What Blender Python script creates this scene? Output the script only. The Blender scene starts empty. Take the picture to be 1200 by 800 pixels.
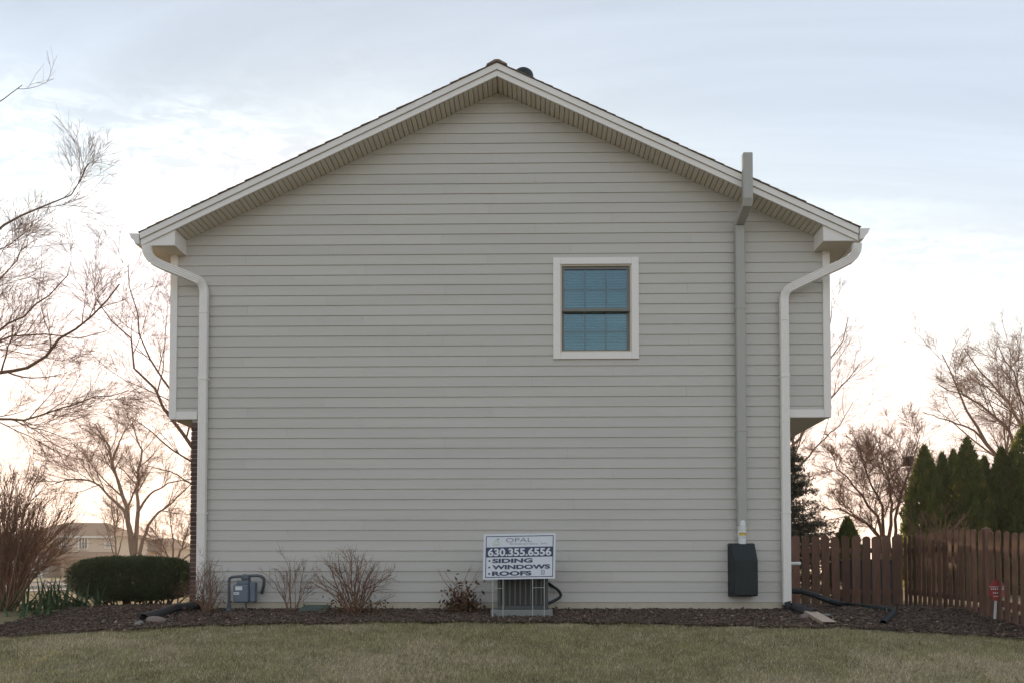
import bpy, math, random
import numpy as np
from mathutils import Vector, Matrix

R = math.radians
random.seed(7)
scene = bpy.context.scene
col = scene.collection

# ------------------------------------------------------------------ camera
HAZE = 0.0009
D, FPX, HC = 11.4, 905.0, 0.466            # metres to the gable wall, focal length in photo pixels, eye above wall base
YAW, TILT = R(0.9), R(1.57)
PPX, PPY = 611.0, 676.0 - FPX * math.tan(TILT)
CAM = np.array([0.0, -D, HC])
FWD = np.array([-math.sin(YAW) * math.cos(TILT), math.cos(YAW) * math.cos(TILT), math.sin(TILT)])
RGT = np.array([math.cos(YAW), math.sin(YAW), 0.0])
UPV = np.cross(RGT, FWD)
cam_data = bpy.data.cameras.new('camera')
cam = bpy.data.objects.new('camera', cam_data)
col.objects.link(cam)
cam.location = CAM
cam.rotation_euler = (R(90) + TILT, 0, YAW)
cam_data.sensor_fit = 'HORIZONTAL'
cam_data.sensor_width = 36
cam_data.lens = 36 * FPX / 1200
cam_data.shift_x = -(PPX - 600) / 1200
cam_data.shift_y = (PPY - 400) / 1200
cam_data.clip_start = 0.05
cam_data.clip_end = 6000
scene.camera = cam

# ------------------------------------------------------------------ light and sky
SUN_AZ, SUN_EL = R(-8), R(6.5)              # low sun hidden behind the house, a little to its left
SUN = Vector((math.sin(SUN_AZ) * math.cos(SUN_EL), math.cos(SUN_AZ) * math.cos(SUN_EL), math.sin(SUN_EL)))
sl = bpy.data.lights.new('sun', 'SUN')
sl.energy = 2.6
sl.angle = R(1.0)
sl.color = (1.0, 0.70, 0.42)
so = bpy.data.objects.new('sun', sl)
col.objects.link(so)
so.rotation_euler = (-SUN).to_track_quat('-Z', 'Y').to_euler()

world = bpy.data.worlds.new('World')
scene.world = world
world.use_nodes = True
wt = world.node_tree
wt.nodes.clear()


class N:
    """small node-graph helper"""
    def __init__(self, tree): self.t = tree
    def node(self, typ, **kw):
        n = self.t.nodes.new(typ)
        for k, v in kw.items(): setattr(n, k, v)
        return n
    def put(self, sock, v):
        if isinstance(v, bpy.types.NodeSocket): self.t.links.new(v, sock)
        elif v is not None: sock.default_value = v
    def math(self, op, a, b=None, c=None, clamp=False):
        n = self.node('ShaderNodeMath', operation=op, use_clamp=clamp)
        self.put(n.inputs[0], a)
        if b is not None: self.put(n.inputs[1], b)
        if c is not None: self.put(n.inputs[2], c)
        return n.outputs[0]
    def vmath(self, op, a, b=None):
        n = self.node('ShaderNodeVectorMath', operation=op)
        self.put(n.inputs[0], a)
        if b is not None: self.put(n.inputs[1], b)
        return n.outputs['Value'] if op in ('DOT_PRODUCT', 'LENGTH') else n.outputs[0]
    def mix(self, f, a, b, blend='MIX'):
        n = self.node('ShaderNodeMix', data_type='RGBA', blend_type=blend)
        self.put(n.inputs[0], f); self.put(n.inputs[6], a); self.put(n.inputs[7], b)
        return n.outputs[2]
    def smooth(self, v, a, b, lo=0.0, hi=1.0):
        n = self.node('ShaderNodeMapRange', interpolation_type='SMOOTHSTEP')
        self.put(n.inputs[0], v)
        n.inputs[1].default_value = a; n.inputs[2].default_value = b
        n.inputs[3].default_value = lo; n.inputs[4].default_value = hi
        return n.outputs[0]
    def noise(self, vec, scale, detail=3, rough=0.5, dist=0.0, dims='3D'):
        n = self.node('ShaderNodeTexNoise', noise_dimensions=dims)
        if vec is not None: self.put(n.inputs['Vector'], vec)
        n.inputs['Scale'].default_value = scale
        n.inputs['Detail'].default_value = detail
        n.inputs['Roughness'].default_value = rough
        n.inputs['Distortion'].default_value = dist
        return n.outputs['Fac']
    def xyz(self, x, y, z):
        n = self.node('ShaderNodeCombineXYZ')
        self.put(n.inputs[0], x); self.put(n.inputs[1], y); self.put(n.inputs[2], z)
        return n.outputs[0]


w = N(wt)
tc = w.node('ShaderNodeTexCoord').outputs['Generated']
sky = w.node('ShaderNodeTexSky', sky_type='NISHITA')
sky.sun_disc = False
sky.sun_elevation = SUN_EL
sky.sun_rotation = SUN_AZ
sky.altitude = 200
sky.air_density = 1.0
sky.dust_density = 1.2
sky.ozone_density = 1.5
sep = w.node('ShaderNodeSeparateXYZ'); wt.links.new(tc, sep.inputs[0])
zc = w.math('MAXIMUM', sep.outputs[2], 0.0)
den = w.math('ADD', zc, 0.12)
px_ = w.math('DIVIDE', sep.outputs[0], den)
py_ = w.math('DIVIDE', sep.outputs[1], den)
pl = w.xyz(px_, py_, 0.0)
sund = w.math('MAXIMUM', w.vmath('DOT_PRODUCT', tc, tuple(SUN)), 0.0)
glow = w.math('POWER', sund, 5.0)
# thin high veil over the whole sky, thicker towards the horizon
veil = w.math('MULTIPLY_ADD', w.noise(w.vmath('MULTIPLY', pl, (0.45, 1.7, 1.0)), 1.5, 6, 0.6, 1.1), 0.34, 0.19)
veil = w.math('ADD', veil, w.smooth(zc, 0.72, 0.04, 0.0, 0.27))
# a sheet of mottled cloud whose near edge crosses the sky ahead
edge = w.math('MULTIPLY_ADD', px_, -0.30, py_)
edge = w.math('MULTIPLY_ADD', w.noise(pl, 1.7, 5, 0.65, 0.4), 1.0, edge)
bank = w.smooth(edge, 1.80, 2.45)
lump = w.noise(w.vmath('MULTIPLY', pl, (1.0, 1.7, 1.0)), 15.0, 6, 0.64, 0.5)
lump = w.smooth(lump, 0.40, 0.60, 0.12, 1.0)
bank = w.math('MULTIPLY', bank, lump)
east = w.smooth(px_, -0.05, 0.9, 1.0, 0.8)        # the sheet thins to a plain veil on the other side
bank = w.math('MULTIPLY', bank, east)
warm = w.math('MULTIPLY', w.smooth(zc, 0.50, 0.02), w.smooth(sund, 0.2, 0.95, 0.25, 1.0))
ccol = w.mix(warm, (1.0, 0.985, 0.97, 1), (1.0, 0.80, 0.62, 1))
vcol = w.mix(warm, (0.84, 0.905, 1.0, 1), (0.95, 0.72, 0.54, 1))
VEIL, BANK = 4.3, 2.9
vs = w.math('MULTIPLY', veil, w.math('MULTIPLY_ADD', glow, 0.04 * VEIL, VEIL))
bs = w.math('MULTIPLY', bank, w.math('MULTIPLY_ADD', glow, 0.12 * BANK, 0.55 * BANK))
def scale_col(c, s):
    n = w.node('ShaderNodeVectorMath', operation='SCALE')
    w.put(n.inputs[0], c); w.put(n.inputs[3], s)
    return n.outputs[0]
tot = w.vmath('ADD', w.vmath('ADD', w.vmath('MINIMUM', scale_col(sky.outputs[0], 0.30), (1.20, 0.85, 0.80)), scale_col(vcol, vs)), scale_col(ccol, bs))
bg = w.node('ShaderNodeBackground')
wt.links.new(tot, bg.inputs[0])
bg.inputs[1].default_value = 0.12
wo = w.node('ShaderNodeOutputWorld')
wt.links.new(bg.outputs[0], wo.inputs[0])

scene.view_settings.view_transform = 'Standard'
scene.view_settings.look = 'None'
scene.view_settings.gamma = 1.0
scene.view_settings.use_curve_mapping = False
scene.view_settings.exposure = 1.58
scene.cycles.max_bounces = 8
scene.cycles.transparent_max_bounces = 16

# ------------------------------------------------------------------ photo pixel -> place
def ray(px, py):
    return FWD + RGT * (px - PPX) / FPX + UPV * (PPY - py) / FPX
def at(px, py, Y=0.0):
    d = ray(px, py)
    return CAM + d * ((Y + D) / d[1])
def zg(Y):
    """height of the ground, which falls from the house towards the camera"""
    if Y >= 4: return -0.03 + 0.48 * (min(Y, 75.0) - 4) / 71
    if Y >= 0: return -0.03
    if Y >= -1.3: return -0.03 + 0.107 * Y
    return -0.169 + 0.09 * (max(Y, -16.0) + 1.3)
zg_v = np.vectorize(zg)
def gp(px, py):
    """where the ray of a pixel meets the ground"""
    d = ray(px, py)
    lo, hi = 0.5, 400.0
    f = lambda s: CAM[2] + d[2] * s - zg(CAM[1] + d[1] * s)
    s, step = 1.0, 0.05
    while s < 400 and f(s) > 0: s += step; step *= 1.01
    return CAM + d * s

# ------------------------------------------------------------------ materials
MATS = {}
def mat(name, base, rough=0.7, var=0.0, scale=4.0, bump=0.0, bscale=60.0, stretch=(1, 1, 1), metallic=0.0,
        rnd=0.0, base2=None, b2=(0.45, 0.6), spec=0.5, trans=0.0, detail=5, coord='Object', attr=None):
    m = bpy.data.materials.new(name); m.use_nodes = True
    t = m.node_tree; n = N(t)
    b = t.nodes['Principled BSDF']
    tcn = n.node('ShaderNodeTexCoord').outputs[coord]
    vec = n.vmath('MULTIPLY', tcn, stretch)
    c = (*base, 1)
    if attr:
        a = n.node('ShaderNodeAttribute', attribute_name=attr)
        c = a.outputs['Color']
    if base2 is not None:
        f = n.smooth(n.noise(vec, scale, detail, 0.6, 0.2), *b2)
        c = n.mix(f, c, (*base2, 1))
    if var:
        f = n.noise(vec, scale * 2.3, detail, 0.6)
        f = n.math('MULTIPLY_ADD', f, 2 * var, 1 - var)
        c = n.mix(1.0, c, n.xyz(f, f, f), 'MULTIPLY')
    if rnd:
        oi = n.node('ShaderNodeObjectInfo').outputs['Random']
        f = n.math('MULTIPLY_ADD', oi, 2 * rnd, 1 - rnd)
        c = n.mix(1.0, c, n.xyz(f, f, f), 'MULTIPLY')
    n.put(b.inputs['Base Color'], c)
    b.inputs['Roughness'].default_value = rough
    b.inputs['Metallic'].default_value = metallic
    b.inputs['Specular IOR Level'].default_value = spec
    if bump:
        bn = n.node('ShaderNodeBump')
        bn.inputs['Strength'].default_value = bump
        bn.inputs['Distance'].default_value = 0.01
        n.put(bn.inputs['Height'], n.noise(vec, bscale, 4, 0.6))
        n.put(b.inputs['Normal'], bn.outputs[0])
    if trans:
        tr = n.node('ShaderNodeBsdfTranslucent')
        n.put(tr.inputs['Color'], c)
        mx = n.node('ShaderNodeMixShader'); mx.inputs[0].default_value = trans
        t.links.new(b.outputs[0], mx.inputs[1]); t.links.new(tr.outputs[0], mx.inputs[2])
        t.links.new(mx.outputs[0], t.nodes['Material Output'].inputs['Surface'])
    MATS[name] = m
    return m

mat('siding', (0.560, 0.53, 0.485), 0.62, var=0.09, scale=1.4, bump=0.3, bscale=90, stretch=(0.12, 1, 1.6), rnd=0.022, spec=0.3)
mat('trim', (0.84, 0.795, 0.75), 0.5, var=0.04, scale=2, bump=0.05, spec=0.4, rnd=0.02)
mat('soffit', (0.64, 0.575, 0.48), 0.6, var=0.05, scale=3, rnd=0.04, spec=0.3)
mat('gutter', (0.82, 0.775, 0.73), 0.38, var=0.05, scale=3, spec=0.5)
mat('pipe_paint', (0.42, 0.405, 0.37), 0.5, var=0.05, scale=2.5, spec=0.4)
mat('shingle', (0.22, 0.165, 0.12), 0.9, var=0.35, scale=14, bump=0.8, bscale=160, rnd=0.2, spec=0.2)
mat('sheathing', (0.20, 0.19, 0.17), 0.9)
mat('concrete', (0.52, 0.46, 0.36), 0.9, var=0.16, scale=5, bump=0.3, bscale=120, spec=0.2)
mat('pad', (0.24, 0.243, 0.232), 0.85, var=0.15, scale=8, bump=0.3, bscale=120, spec=0.2)
mat('brick', (0.115, 0.068, 0.058), 0.9, var=0.25, scale=8, bump=0.5, bscale=120, rnd=0.3, spec=0.2)
mat('mortar', (0.33, 0.31, 0.28), 0.95, var=0.15, scale=20, bump=0.4)
mat('window_frame', (0.19, 0.185, 0.165), 0.45, var=0.05, spec=0.4)
mat('blind', (0.62, 0.64, 0.64), 0.6, trans=0.25)
mat('room', (0.30, 0.28, 0.25), 0.9)
mat('black_plastic', (0.022, 0.025, 0.027), 0.55, var=0.2, scale=5, bump=0.1, bscale=200, spec=0.35)
mat('cover_plastic', (0.012, 0.017, 0.018), 0.48, var=0.2, scale=4, bump=0.15, bscale=160, spec=0.4)
mat('white_plastic', (0.72, 0.72, 0.71), 0.4, var=0.08, scale=12)
mat('yellow', (0.68, 0.46, 0.05), 0.5, var=0.1, scale=40)
mat('navy', (0.045, 0.055, 0.12), 0.5)
mat('sign_white', (0.72, 0.74, 0.80), 0.4, var=0.03, scale=4)
mat('pale_green', (0.52, 0.66, 0.56), 0.5)
mat('sign_grey', (0.20, 0.22, 0.26), 0.5)
mat('steel', (0.52, 0.53, 0.54), 0.42, metallic=0.6, var=0.1, scale=20)
mat('ac_paint', (0.065, 0.066, 0.066), 0.5, var=0.12, scale=6, bump=0.05)
mat('steel_dark', (0.095, 0.093, 0.087), 0.5, var=0.1)
mat('ac_dark', (0.055, 0.053, 0.047), 0.7)
mat('meter', (0.135, 0.165, 0.20), 0.5, var=0.18, scale=12, bump=0.1, bscale=90, spec=0.4)
mat('pipe_grey', (0.105, 0.115, 0.13), 0.5, var=0.25, scale=14, bump=0.1)
mat('label_white', (0.70, 0.70, 0.70), 0.5)
mat('drain_pipe', (0.040, 0.037, 0.037), 0.6, var=0.35, scale=9, bump=0.15, bscale=80, spec=0.35)
mat('tan_metal', (0.43, 0.32, 0.23), 0.5, var=0.15, scale=7)
mat('rock', (0.22, 0.165, 0.145), 0.9, var=0.3, scale=9, bump=0.6, bscale=30)
mat('pale_rock', (0.22, 0.215, 0.195), 0.9, var=0.3, scale=9, bump=0.6, bscale=30)
mat('picket', (0.175, 0.098, 0.068), 0.85, var=0.45, scale=3, bump=0.6, bscale=45, stretch=(4, 4, 0.5), rnd=0.3, spec=0.2)
mat('red_sign', (0.33, 0.045, 0.04), 0.45, var=0.08)
mat('bark', (0.185, 0.115, 0.082), 0.9, var=0.3, scale=10, bump=0.6, bscale=60, spec=0.2)
mat('bark_grey', (0.075, 0.06, 0.05), 0.9, var=0.3, scale=10, bump=0.6, bscale=60, spec=0.2)
mat('twig', (0.25, 0.135, 0.09), 0.8, var=0.2, scale=5, spec=0.25)
mat('stem', (0.235, 0.138, 0.092), 0.85, var=0.3, scale=9, spec=0.2)
mat('dead_leaf', (0.135, 0.078, 0.045), 0.85, var=0.45, scale=12, spec=0.2, trans=0.2)
mat('dry_grass', (0.34, 0.255, 0.16), 0.9, var=0.3, scale=10, spec=0.2, trans=0.2)
mat('yew', (0.066, 0.095, 0.038), 0.6, var=0.5, scale=7, spec=0.4, trans=0.06)
mat('arbor', (0.150, 0.170, 0.042), 0.7, var=0.5, scale=3, spec=0.3, trans=0.62, base2=(0.26, 0.215, 0.06), b2=(0.52, 0.72))
mat('spruce', (0.125, 0.112, 0.072), 0.75, var=0.45, scale=4, spec=0.3, trans=0.35)
mat('strap', (0.075, 0.125, 0.055), 0.5, var=0.3, scale=8, spec=0.4, trans=0.3)
mat('mulch_soil', (0.066, 0.047, 0.037), 0.95, var=0.45, scale=12, bump=1.0, bscale=70, spec=0.15)
mat('mulch_chip', (0.055, 0.037, 0.029), 0.9, attr='Col', spec=0.2)
mat('grass_blade', (0.1, 0.1, 0.05), 0.7, attr='Col', spec=0.2, trans=0.3)
mat('asphalt', (0.16, 0.15, 0.145), 0.9, var=0.2, scale=3, bump=0.2)
mat('kerb', (0.42, 0.40, 0.37), 0.9, var=0.1)
mat('far_wall', (0.56, 0.44, 0.35), 0.8, var=0.06)
mat('far_trim', (0.68, 0.65, 0.61), 0.7)
mat('far_dark', (0.14, 0.125, 0.115), 0.8, var=0.15)
mat('far_roof', (0.22, 0.135, 0.09), 0.9, var=0.2, scale=3)
mat('far_glass', (0.05, 0.06, 0.07), 0.15)
mat('far_brick', (0.26, 0.17, 0.13), 0.9, var=0.2)
mat('green_block', (0.09, 0.12, 0.105), 0.7, var=0.2, scale=9, bump=0.2)
mat('wood_far', (0.10, 0.085, 0.075), 0.9, var=0.4, scale=0.3)

# lawn sheet
m = bpy.data.materials.new('lawn_ground'); m.use_nodes = True
n = N(m.node_tree); b = m.node_tree.nodes['Principled BSDF']
geo = n.node('ShaderNodeNewGeometry').outputs['Position']
f1 = n.smooth(n.noise(geo, 0.55, 4, 0.6, 0.3), 0.40, 0.62)
f2 = n.smooth(n.noise(geo, 9.0, 4, 0.7), 0.35, 0.65)
c = n.mix(f1, (0.27, 0.24, 0.125, 1), (0.42, 0.35, 0.23, 1))
c = n.mix(n.math('MULTIPLY', f2, 0.5), c, (0.16, 0.138, 0.08, 1))
n.put(b.inputs['Base Color'], c); b.inputs['Roughness'].default_value = 0.95; b.inputs['Specular IOR Level'].default_value = 0.1
bn = n.node('ShaderNodeBump'); bn.inputs['Strength'].default_value = 0.9; bn.inputs['Distance'].default_value = 0.04
n.put(bn.inputs['Height'], n.noise(geo, 40, 4, 0.7)); n.put(b.inputs['Normal'], bn.outputs[0])
MATS['lawn_ground'] = m

# window glass: bluish coated pane
m = bpy.data.materials.new('glass'); m.use_nodes = True
t = m.node_tree; t.nodes.clear(); n = N(t)
tr = n.node('ShaderNodeBsdfTransparent'); tr.inputs[0].default_value = (0.56, 0.77, 0.80, 1)
gl = n.node('ShaderNodeBsdfGlossy'); gl.inputs['Color'].default_value = (0.66, 0.82, 0.92, 1); gl.inputs['Roughness'].default_value = 0.02
fr = n.node('ShaderNodeFresnel'); fr.inputs[0].default_value = 1.75
mx = n.node('ShaderNodeMixShader'); n.put(mx.inputs[0], n.math('ADD', fr.outputs[0], 0.05))
t.links.new(tr.outputs[0], mx.inputs[1]); t.links.new(gl.outputs[0], mx.inputs[2])
o_ = n.node('ShaderNodeOutputMaterial'); t.links.new(mx.outputs[0], o_.inputs[0])
MATS['glass'] = m

# ------------------------------------------------------------------ mesh helpers
def np_mesh(name, V, F, color=None, smooth=False):
    """V (n,3); F (m,k) all faces with k corners"""
    V = np.asarray(V, dtype=np.float32).reshape(-1, 3); F = np.asarray(F, dtype=np.int32)
    me = bpy.data.meshes.new(name)
    k = F.shape[1]
    me.vertices.add(len(V)); me.vertices.foreach_set('co', V.ravel())
    me.loops.add(F.size); me.loops.foreach_set('vertex_index', F.ravel())
    me.polygons.add(len(F)); me.polygons.foreach_set('loop_start', np.arange(0, F.size, k, dtype=np.int32))
    if smooth: me.polygons.foreach_set('use_smooth', np.ones(len(F), dtype=bool))
    me.update(calc_edges=True)
    if color is not None:
        a = me.attributes.new('Col', 'FLOAT_COLOR', 'POINT')
        a.data.foreach_set('color', np.c_[color, np.ones(len(color))].astype(np.float32).ravel())
    return me

def link(name, me, material, parent=None):
    o = bpy.data.objects.new(name, me)
    col.objects.link(o)
    if material is not None and len(me.materials) == 0: me.materials.append(MATS[material])
    if parent is not None:
        o.parent = parent
        o.matrix_parent_inverse = WORLD[parent.name].inverted()
    WORLD[o.name] = Matrix.Identity(4)
    return o
WORLD = {}

def tag(o, label, cat, group=None, kind=None):
    if label: o['label'] = label
    if cat: o['category'] = cat
    if group: o['group'] = group
    if kind: o['kind'] = kind
    return o

def thing(name, label, cat, loc=(0, 0, 0), group=None):
    o = bpy.data.objects.new(name, None)
    col.objects.link(o)
    o.location = Vector([float(v) for v in loc]); o.empty_display_size = 0.2
    WORLD[o.name] = Matrix.Translation(o.location)
    return tag(o, label, cat, group)

class MB:
    """collects boxes, prisms and sweeps, in world coordinates, into one mesh"""
    def __init__(self): self.v = []; self.f = []
    def add(self, vs, fs):
        k = len(self.v); self.v += [tuple(float(c) for c in p) for p in vs]; self.f += [tuple(i + k for i in q) for q in fs]; return self
    def box(self, x0, x1, y0, y1, z0, z1):
        return self.hexa([(x0, y0, z0), (x1, y0, z0), (x1, y1, z0), (x0, y1, z0), (x0, y0, z1), (x1, y0, z1), (x1, y1, z1), (x0, y1, z1)])
    def hexa(self, p):
        return self.add(p, [(3, 2, 1, 0), (4, 5, 6, 7), (0, 1, 5, 4), (1, 2, 6, 5), (2, 3, 7, 6), (3, 0, 4, 7)])
    def prism(self, poly, y0, y1):
        """polygon in XZ (counter-clockwise seen from -Y) extruded along Y"""
        k = len(poly)
        vs = [(x, y0, z) for x, z in poly] + [(x, y1, z) for x, z in poly]
        fs = [tuple(range(k)), tuple(range(2 * k - 1, k - 1, -1))] + [(i, i + k, (i + 1) % k + k, (i + 1) % k) for i in range(k)]
        return self.add(vs, fs)
    def sweep(self, path, prof, cap=True):
        """profile (u across, v along depth) swept along a path that is never parallel to Y"""
        P = [Vector(p) for p in path]; k = len(prof); base = []
        for i, p in enumerate(P):
            T = (P[min(i + 1, len(P) - 1)] - P[max(i - 1, 0)]).normalized()
            wv = T.cross(Vector((0, 1, 0))).normalized(); dv = wv.cross(T).normalized()
            base += [p + wv * u + dv * v for u, v in prof]
        fs = []
        for i in range(len(P) - 1):
            for j in range(k):
                fs.append((i * k + j, i * k + (j + 1) % k, (i + 1) * k + (j + 1) % k, (i + 1) * k + j))
        if cap: fs += [tuple(range(k - 1, -1, -1)), tuple((len(P) - 1) * k + j for j in range(k))]
        return self.add(base, fs)
    def tube(self, path, rad, n=10, cap=True):
        P = np.array([np.array(p, dtype=float) for p in path])[None]
        rr = np.full((1, P.shape[1]), rad, dtype=float) if np.isscalar(rad) else np.array(rad, dtype=float)[None]
        V, F = tubes(P, rr, n)
        fs = [tuple(q) for q in F]
        if cap: fs += [tuple(range(n - 1, -1, -1)), tuple((P.shape[1] - 1) * n + j for j in range(n))]
        return self.add(V, fs)
    def lathe(self, c, prof, n=16, axis='z'):
        """profile of (radius, height)"""
        vs = []
        for r, h in prof:
            for j in range(n):
                a = 2 * math.pi * j / n
                q = (r * math.cos(a), r * math.sin(a), h)
                if axis == 'y': q = (q[0], q[2], q[1])
                vs.append((c[0] + q[0], c[1] + q[1], c[2] + q[2]))
        k = len(prof); fs = []
        for i in range(k - 1):
            for j in range(n): fs.append((i * n + j, i * n + (j + 1) % n, (i + 1) * n + (j + 1) % n, (i + 1) * n + j))
        fs += [tuple(range(n - 1, -1, -1)), tuple((k - 1) * n + j for j in range(n))]
        return self.add(vs, fs)
    def build(self, name, material, parent=None, bevel=0.0, smooth=False):
        me = bpy.data.meshes.new(name)
        me.from_pydata(self.v, [], self.f); me.update()
        if bevel or smooth:
            import bmesh
            bm = bmesh.new(); bm.from_mesh(me)
            bmesh.ops.recalc_face_normals(bm, faces=bm.faces)
            if bevel: bmesh.ops.bevel(bm, geom=[e for e in bm.edges if e.is_manifold and e.calc_face_angle(0) > 0.6], offset=bevel, segments=2, affect='EDGES', profile=0.5)
            for f in bm.faces: f.smooth = smooth
            bm.to_mesh(me); bm.free()
        return link(name, me, material, parent)

def tubes(P, Rr, n):
    """P (B,S,3) polylines, Rr (B,S) radii -> vertices and quads of n-sided tubes"""
    B, S, _ = P.shape
    T = np.empty_like(P); T[:, 1:-1] = P[:, 2:] - P[:, :-2]; T[:, 0] = P[:, 1] - P[:, 0]; T[:, -1] = P[:, -1] - P[:, -2]
    T /= np.linalg.norm(T, axis=2, keepdims=True) + 1e-9
    ref = np.where((np.abs(T[:, :1, 2:]) > 0.8), np.array([1.0, 0, 0]), np.array([0, 0, 1.0]))
    U = np.cross(T, np.broadcast_to(ref, T.shape)); U /= np.linalg.norm(U, axis=2, keepdims=True) + 1e-9
    W = np.cross(T, U)
    a = np.arange(n) * 2 * math.pi / n
    V = P[:, :, None] + Rr[:, :, None, None] * (U[:, :, None] * np.cos(a)[:, None] + W[:, :, None] * np.sin(a)[:, None])
    i = np.arange(B)[:, None, None] * S * n + np.arange(S - 1)[None, :, None] * n
    j = np.arange(n)[None, None, :]; k = (j + 1) % n
    F = np.stack([i + j, i + k, i + n + k, i + n + j], axis=-1).reshape(-1, 4)
    return V.reshape(-1, 3), F

def resample(pts, S):
    pts = np.array(pts, dtype=float)
    # Catmull-Rom through the given points
    q = np.vstack([2 * pts[0] - pts[1], pts, 2 * pts[-1] - pts[-2]])
    out = []
    for i in range(len(pts) - 1):
        p0, p1, p2, p3 = q[i], q[i + 1], q[i + 2], q[i + 3]
        for t_ in np.linspace(0, 1, 8, endpoint=False):
            out.append(0.5 * (2 * p1 + (p2 - p0) * t_ + (2 * p0 - 5 * p1 + 4 * p2 - p3) * t_ ** 2 + (3 * p1 - p0 - 3 * p2 + p3) * t_ ** 3))
    out.append(pts[-1]); out = np.array(out)
    L = np.r_[0, np.cumsum(np.linalg.norm(np.diff(out, axis=0), axis=1))]
    s = np.linspace(0, L[-1], S)
    return np.stack([np.interp(s, L, out[:, k]) for k in range(3)], axis=1)

def children_of(P, Rr, n, rng, lens, ang, S, up=0.03, jit=0.12, tmin=0.25, rfrac=0.55, rmin=0.002, tip=0.25, lenpow=0.5, flat=0.0):
    """n child branches on each polyline of P, grown all at once"""
    B, S0, _ = P.shape
    M = B * n; wl = np.linalg.norm(np.diff(P, axis=1), axis=2).sum(1)
    bi = rng.choice(B, M, p=wl / wl.sum())
    t_ = tmin + (1 - tmin) * rng.random(M)
    u = t_ * (S0 - 1) * 0.999; i0 = u.astype(int); fr = (u - i0)[:, None]
    base = P[bi, i0] * (1 - fr) + P[bi, i0 + 1] * fr
    T = P[bi, i0 + 1] - P[bi, i0]; T /= np.linalg.norm(T, axis=1, keepdims=True) + 1e-9
    rb = Rr[bi, i0] * (1 - fr[:, 0]) + Rr[bi, i0 + 1] * fr[:, 0]
    q = rng.normal(size=(M, 3)); q[:, 2] *= (1 - flat); q -= (q * T).sum(1, keepdims=True) * T; q /= np.linalg.norm(q, axis=1, keepdims=True) + 1e-9
    a = ang * (0.7 + 0.6 * rng.random(M))[:, None]
    d = T * np.cos(a) + q * np.sin(a)
    PL = np.linalg.norm(np.diff(P, axis=1), axis=2).sum(1)[bi]
    L = lens * PL ** lenpow * (1 - 0.5 * (t_ - tmin) / (1 - tmin)) * (0.6 + 0.7 * rng.random(M)) if lens else PL
    seg = (L / (S - 1))[:, None]
    out = np.empty((M, S, 3)); out[:, 0] = base
    for s in range(1, S):
        d = d + rng.normal(size=(M, 3)) * jit + np.array([0, 0, up])
        d /= np.linalg.norm(d, axis=1, keepdims=True)
        out[:, s] = out[:, s - 1] + d * seg
    r0 = np.maximum(np.minimum(rb * rfrac, L * 0.02 + rmin), rmin)
    rr = r0[:, None] * np.linspace(1, tip, S)[None]
    return out, np.maximum(rr, rmin * 0.6)

def merge(parts):
    Vs, Fs, k = [], [], 0
    for V, F in parts: Vs.append(V); Fs.append(F + k); k += len(V)
    return np.vstack(Vs), np.vstack(Fs)

def bare_tree(name, label, limbs, spec, seed, group=None, bark='bark', twig='twig', cat='tree'):
    """limbs: (points, start radius, end radius); spec: one dict per further branching level"""
    rng = np.random.default_rng(seed)
    base = limbs[0][0][0]
    root = thing(name, label, cat, base, group)
    P = np.stack([resample(l[0], 14) for l in limbs])
    P[:, 1:-1] += rng.normal(size=P[:, 1:-1].shape) * 0.012 * np.linalg.norm(P[:, -1] - P[:, 0], axis=1)[:, None, None] * 0.5
    Rr = np.stack([l[2] + (l[1] * 0.72 - l[2]) * np.linspace(1, 0, 14) ** 1.25 for l in limbs])
    trunk = [tubes(P, Rr, 8)]
    crown = []; cp, cr = P, Rr
    for lv, s in enumerate(spec):
        s = dict(s); n = s.pop('n'); sides = s.pop('sides', 3)
        cp, cr = children_of(cp, cr, n, rng, **s)
        (trunk if lv == 0 and len(spec) > 2 else crown).append(tubes(cp, cr, sides))
    # the first branching order shares ring count with nothing else, so it is merged by corner count only
    V, F = merge(trunk); link('trunk', np_mesh('trunk', V, F, smooth=True), bark, root)
    V, F = merge(crown); link('crown', np_mesh('crown', V, F), twig, root)
    return root

def leaf_cards(C, U, W, lu, lw):
    """diamond leaves: centre, long axis, cross axis, half sizes"""
    V = np.stack([C - U * lu, C + W * lw, C + U * lu, C - W * lw], axis=1).reshape(-1, 3)
    F = np.arange(len(C) * 4).reshape(-1, 4)
    return V, F
def unit(a): return a / (np.linalg.norm(a, axis=-1, keepdims=True) + 1e-9)

def struct(o, label=None): o['kind'] = 'structure'; return o

def text_part(body, x0, x1, z0, z1, place, material, parent, bold=0.0, name='lettering'):
    """text fitted to the box x0..x1, z0..z1 of a panel; place maps (x, z) to a world point"""
    cu = bpy.data.curves.new('text', 'FONT'); cu.body = body; cu.offset = bold; cu.resolution_u = 4
    ob = bpy.data.objects.new('text', cu); col.objects.link(ob)
    dg = bpy.context.evaluated_depsgraph_get()
    me = bpy.data.meshes.new_from_object(ob.evaluated_get(dg))
    bpy.data.objects.remove(ob); bpy.data.curves.remove(cu)
    xs = [v.co.x for v in me.vertices]; ys = [v.co.y for v in me.vertices]
    a0, a1, b0, b1 = min(xs), max(xs), min(ys), max(ys)
    for v in me.vertices:
        v.co = place(x0 + (v.co.x - a0) / (a1 - a0) * (x1 - x0), z0 + (v.co.y - b0) / (b1 - b0) * (z1 - z0))
    return link(name, me, material, parent)

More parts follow.
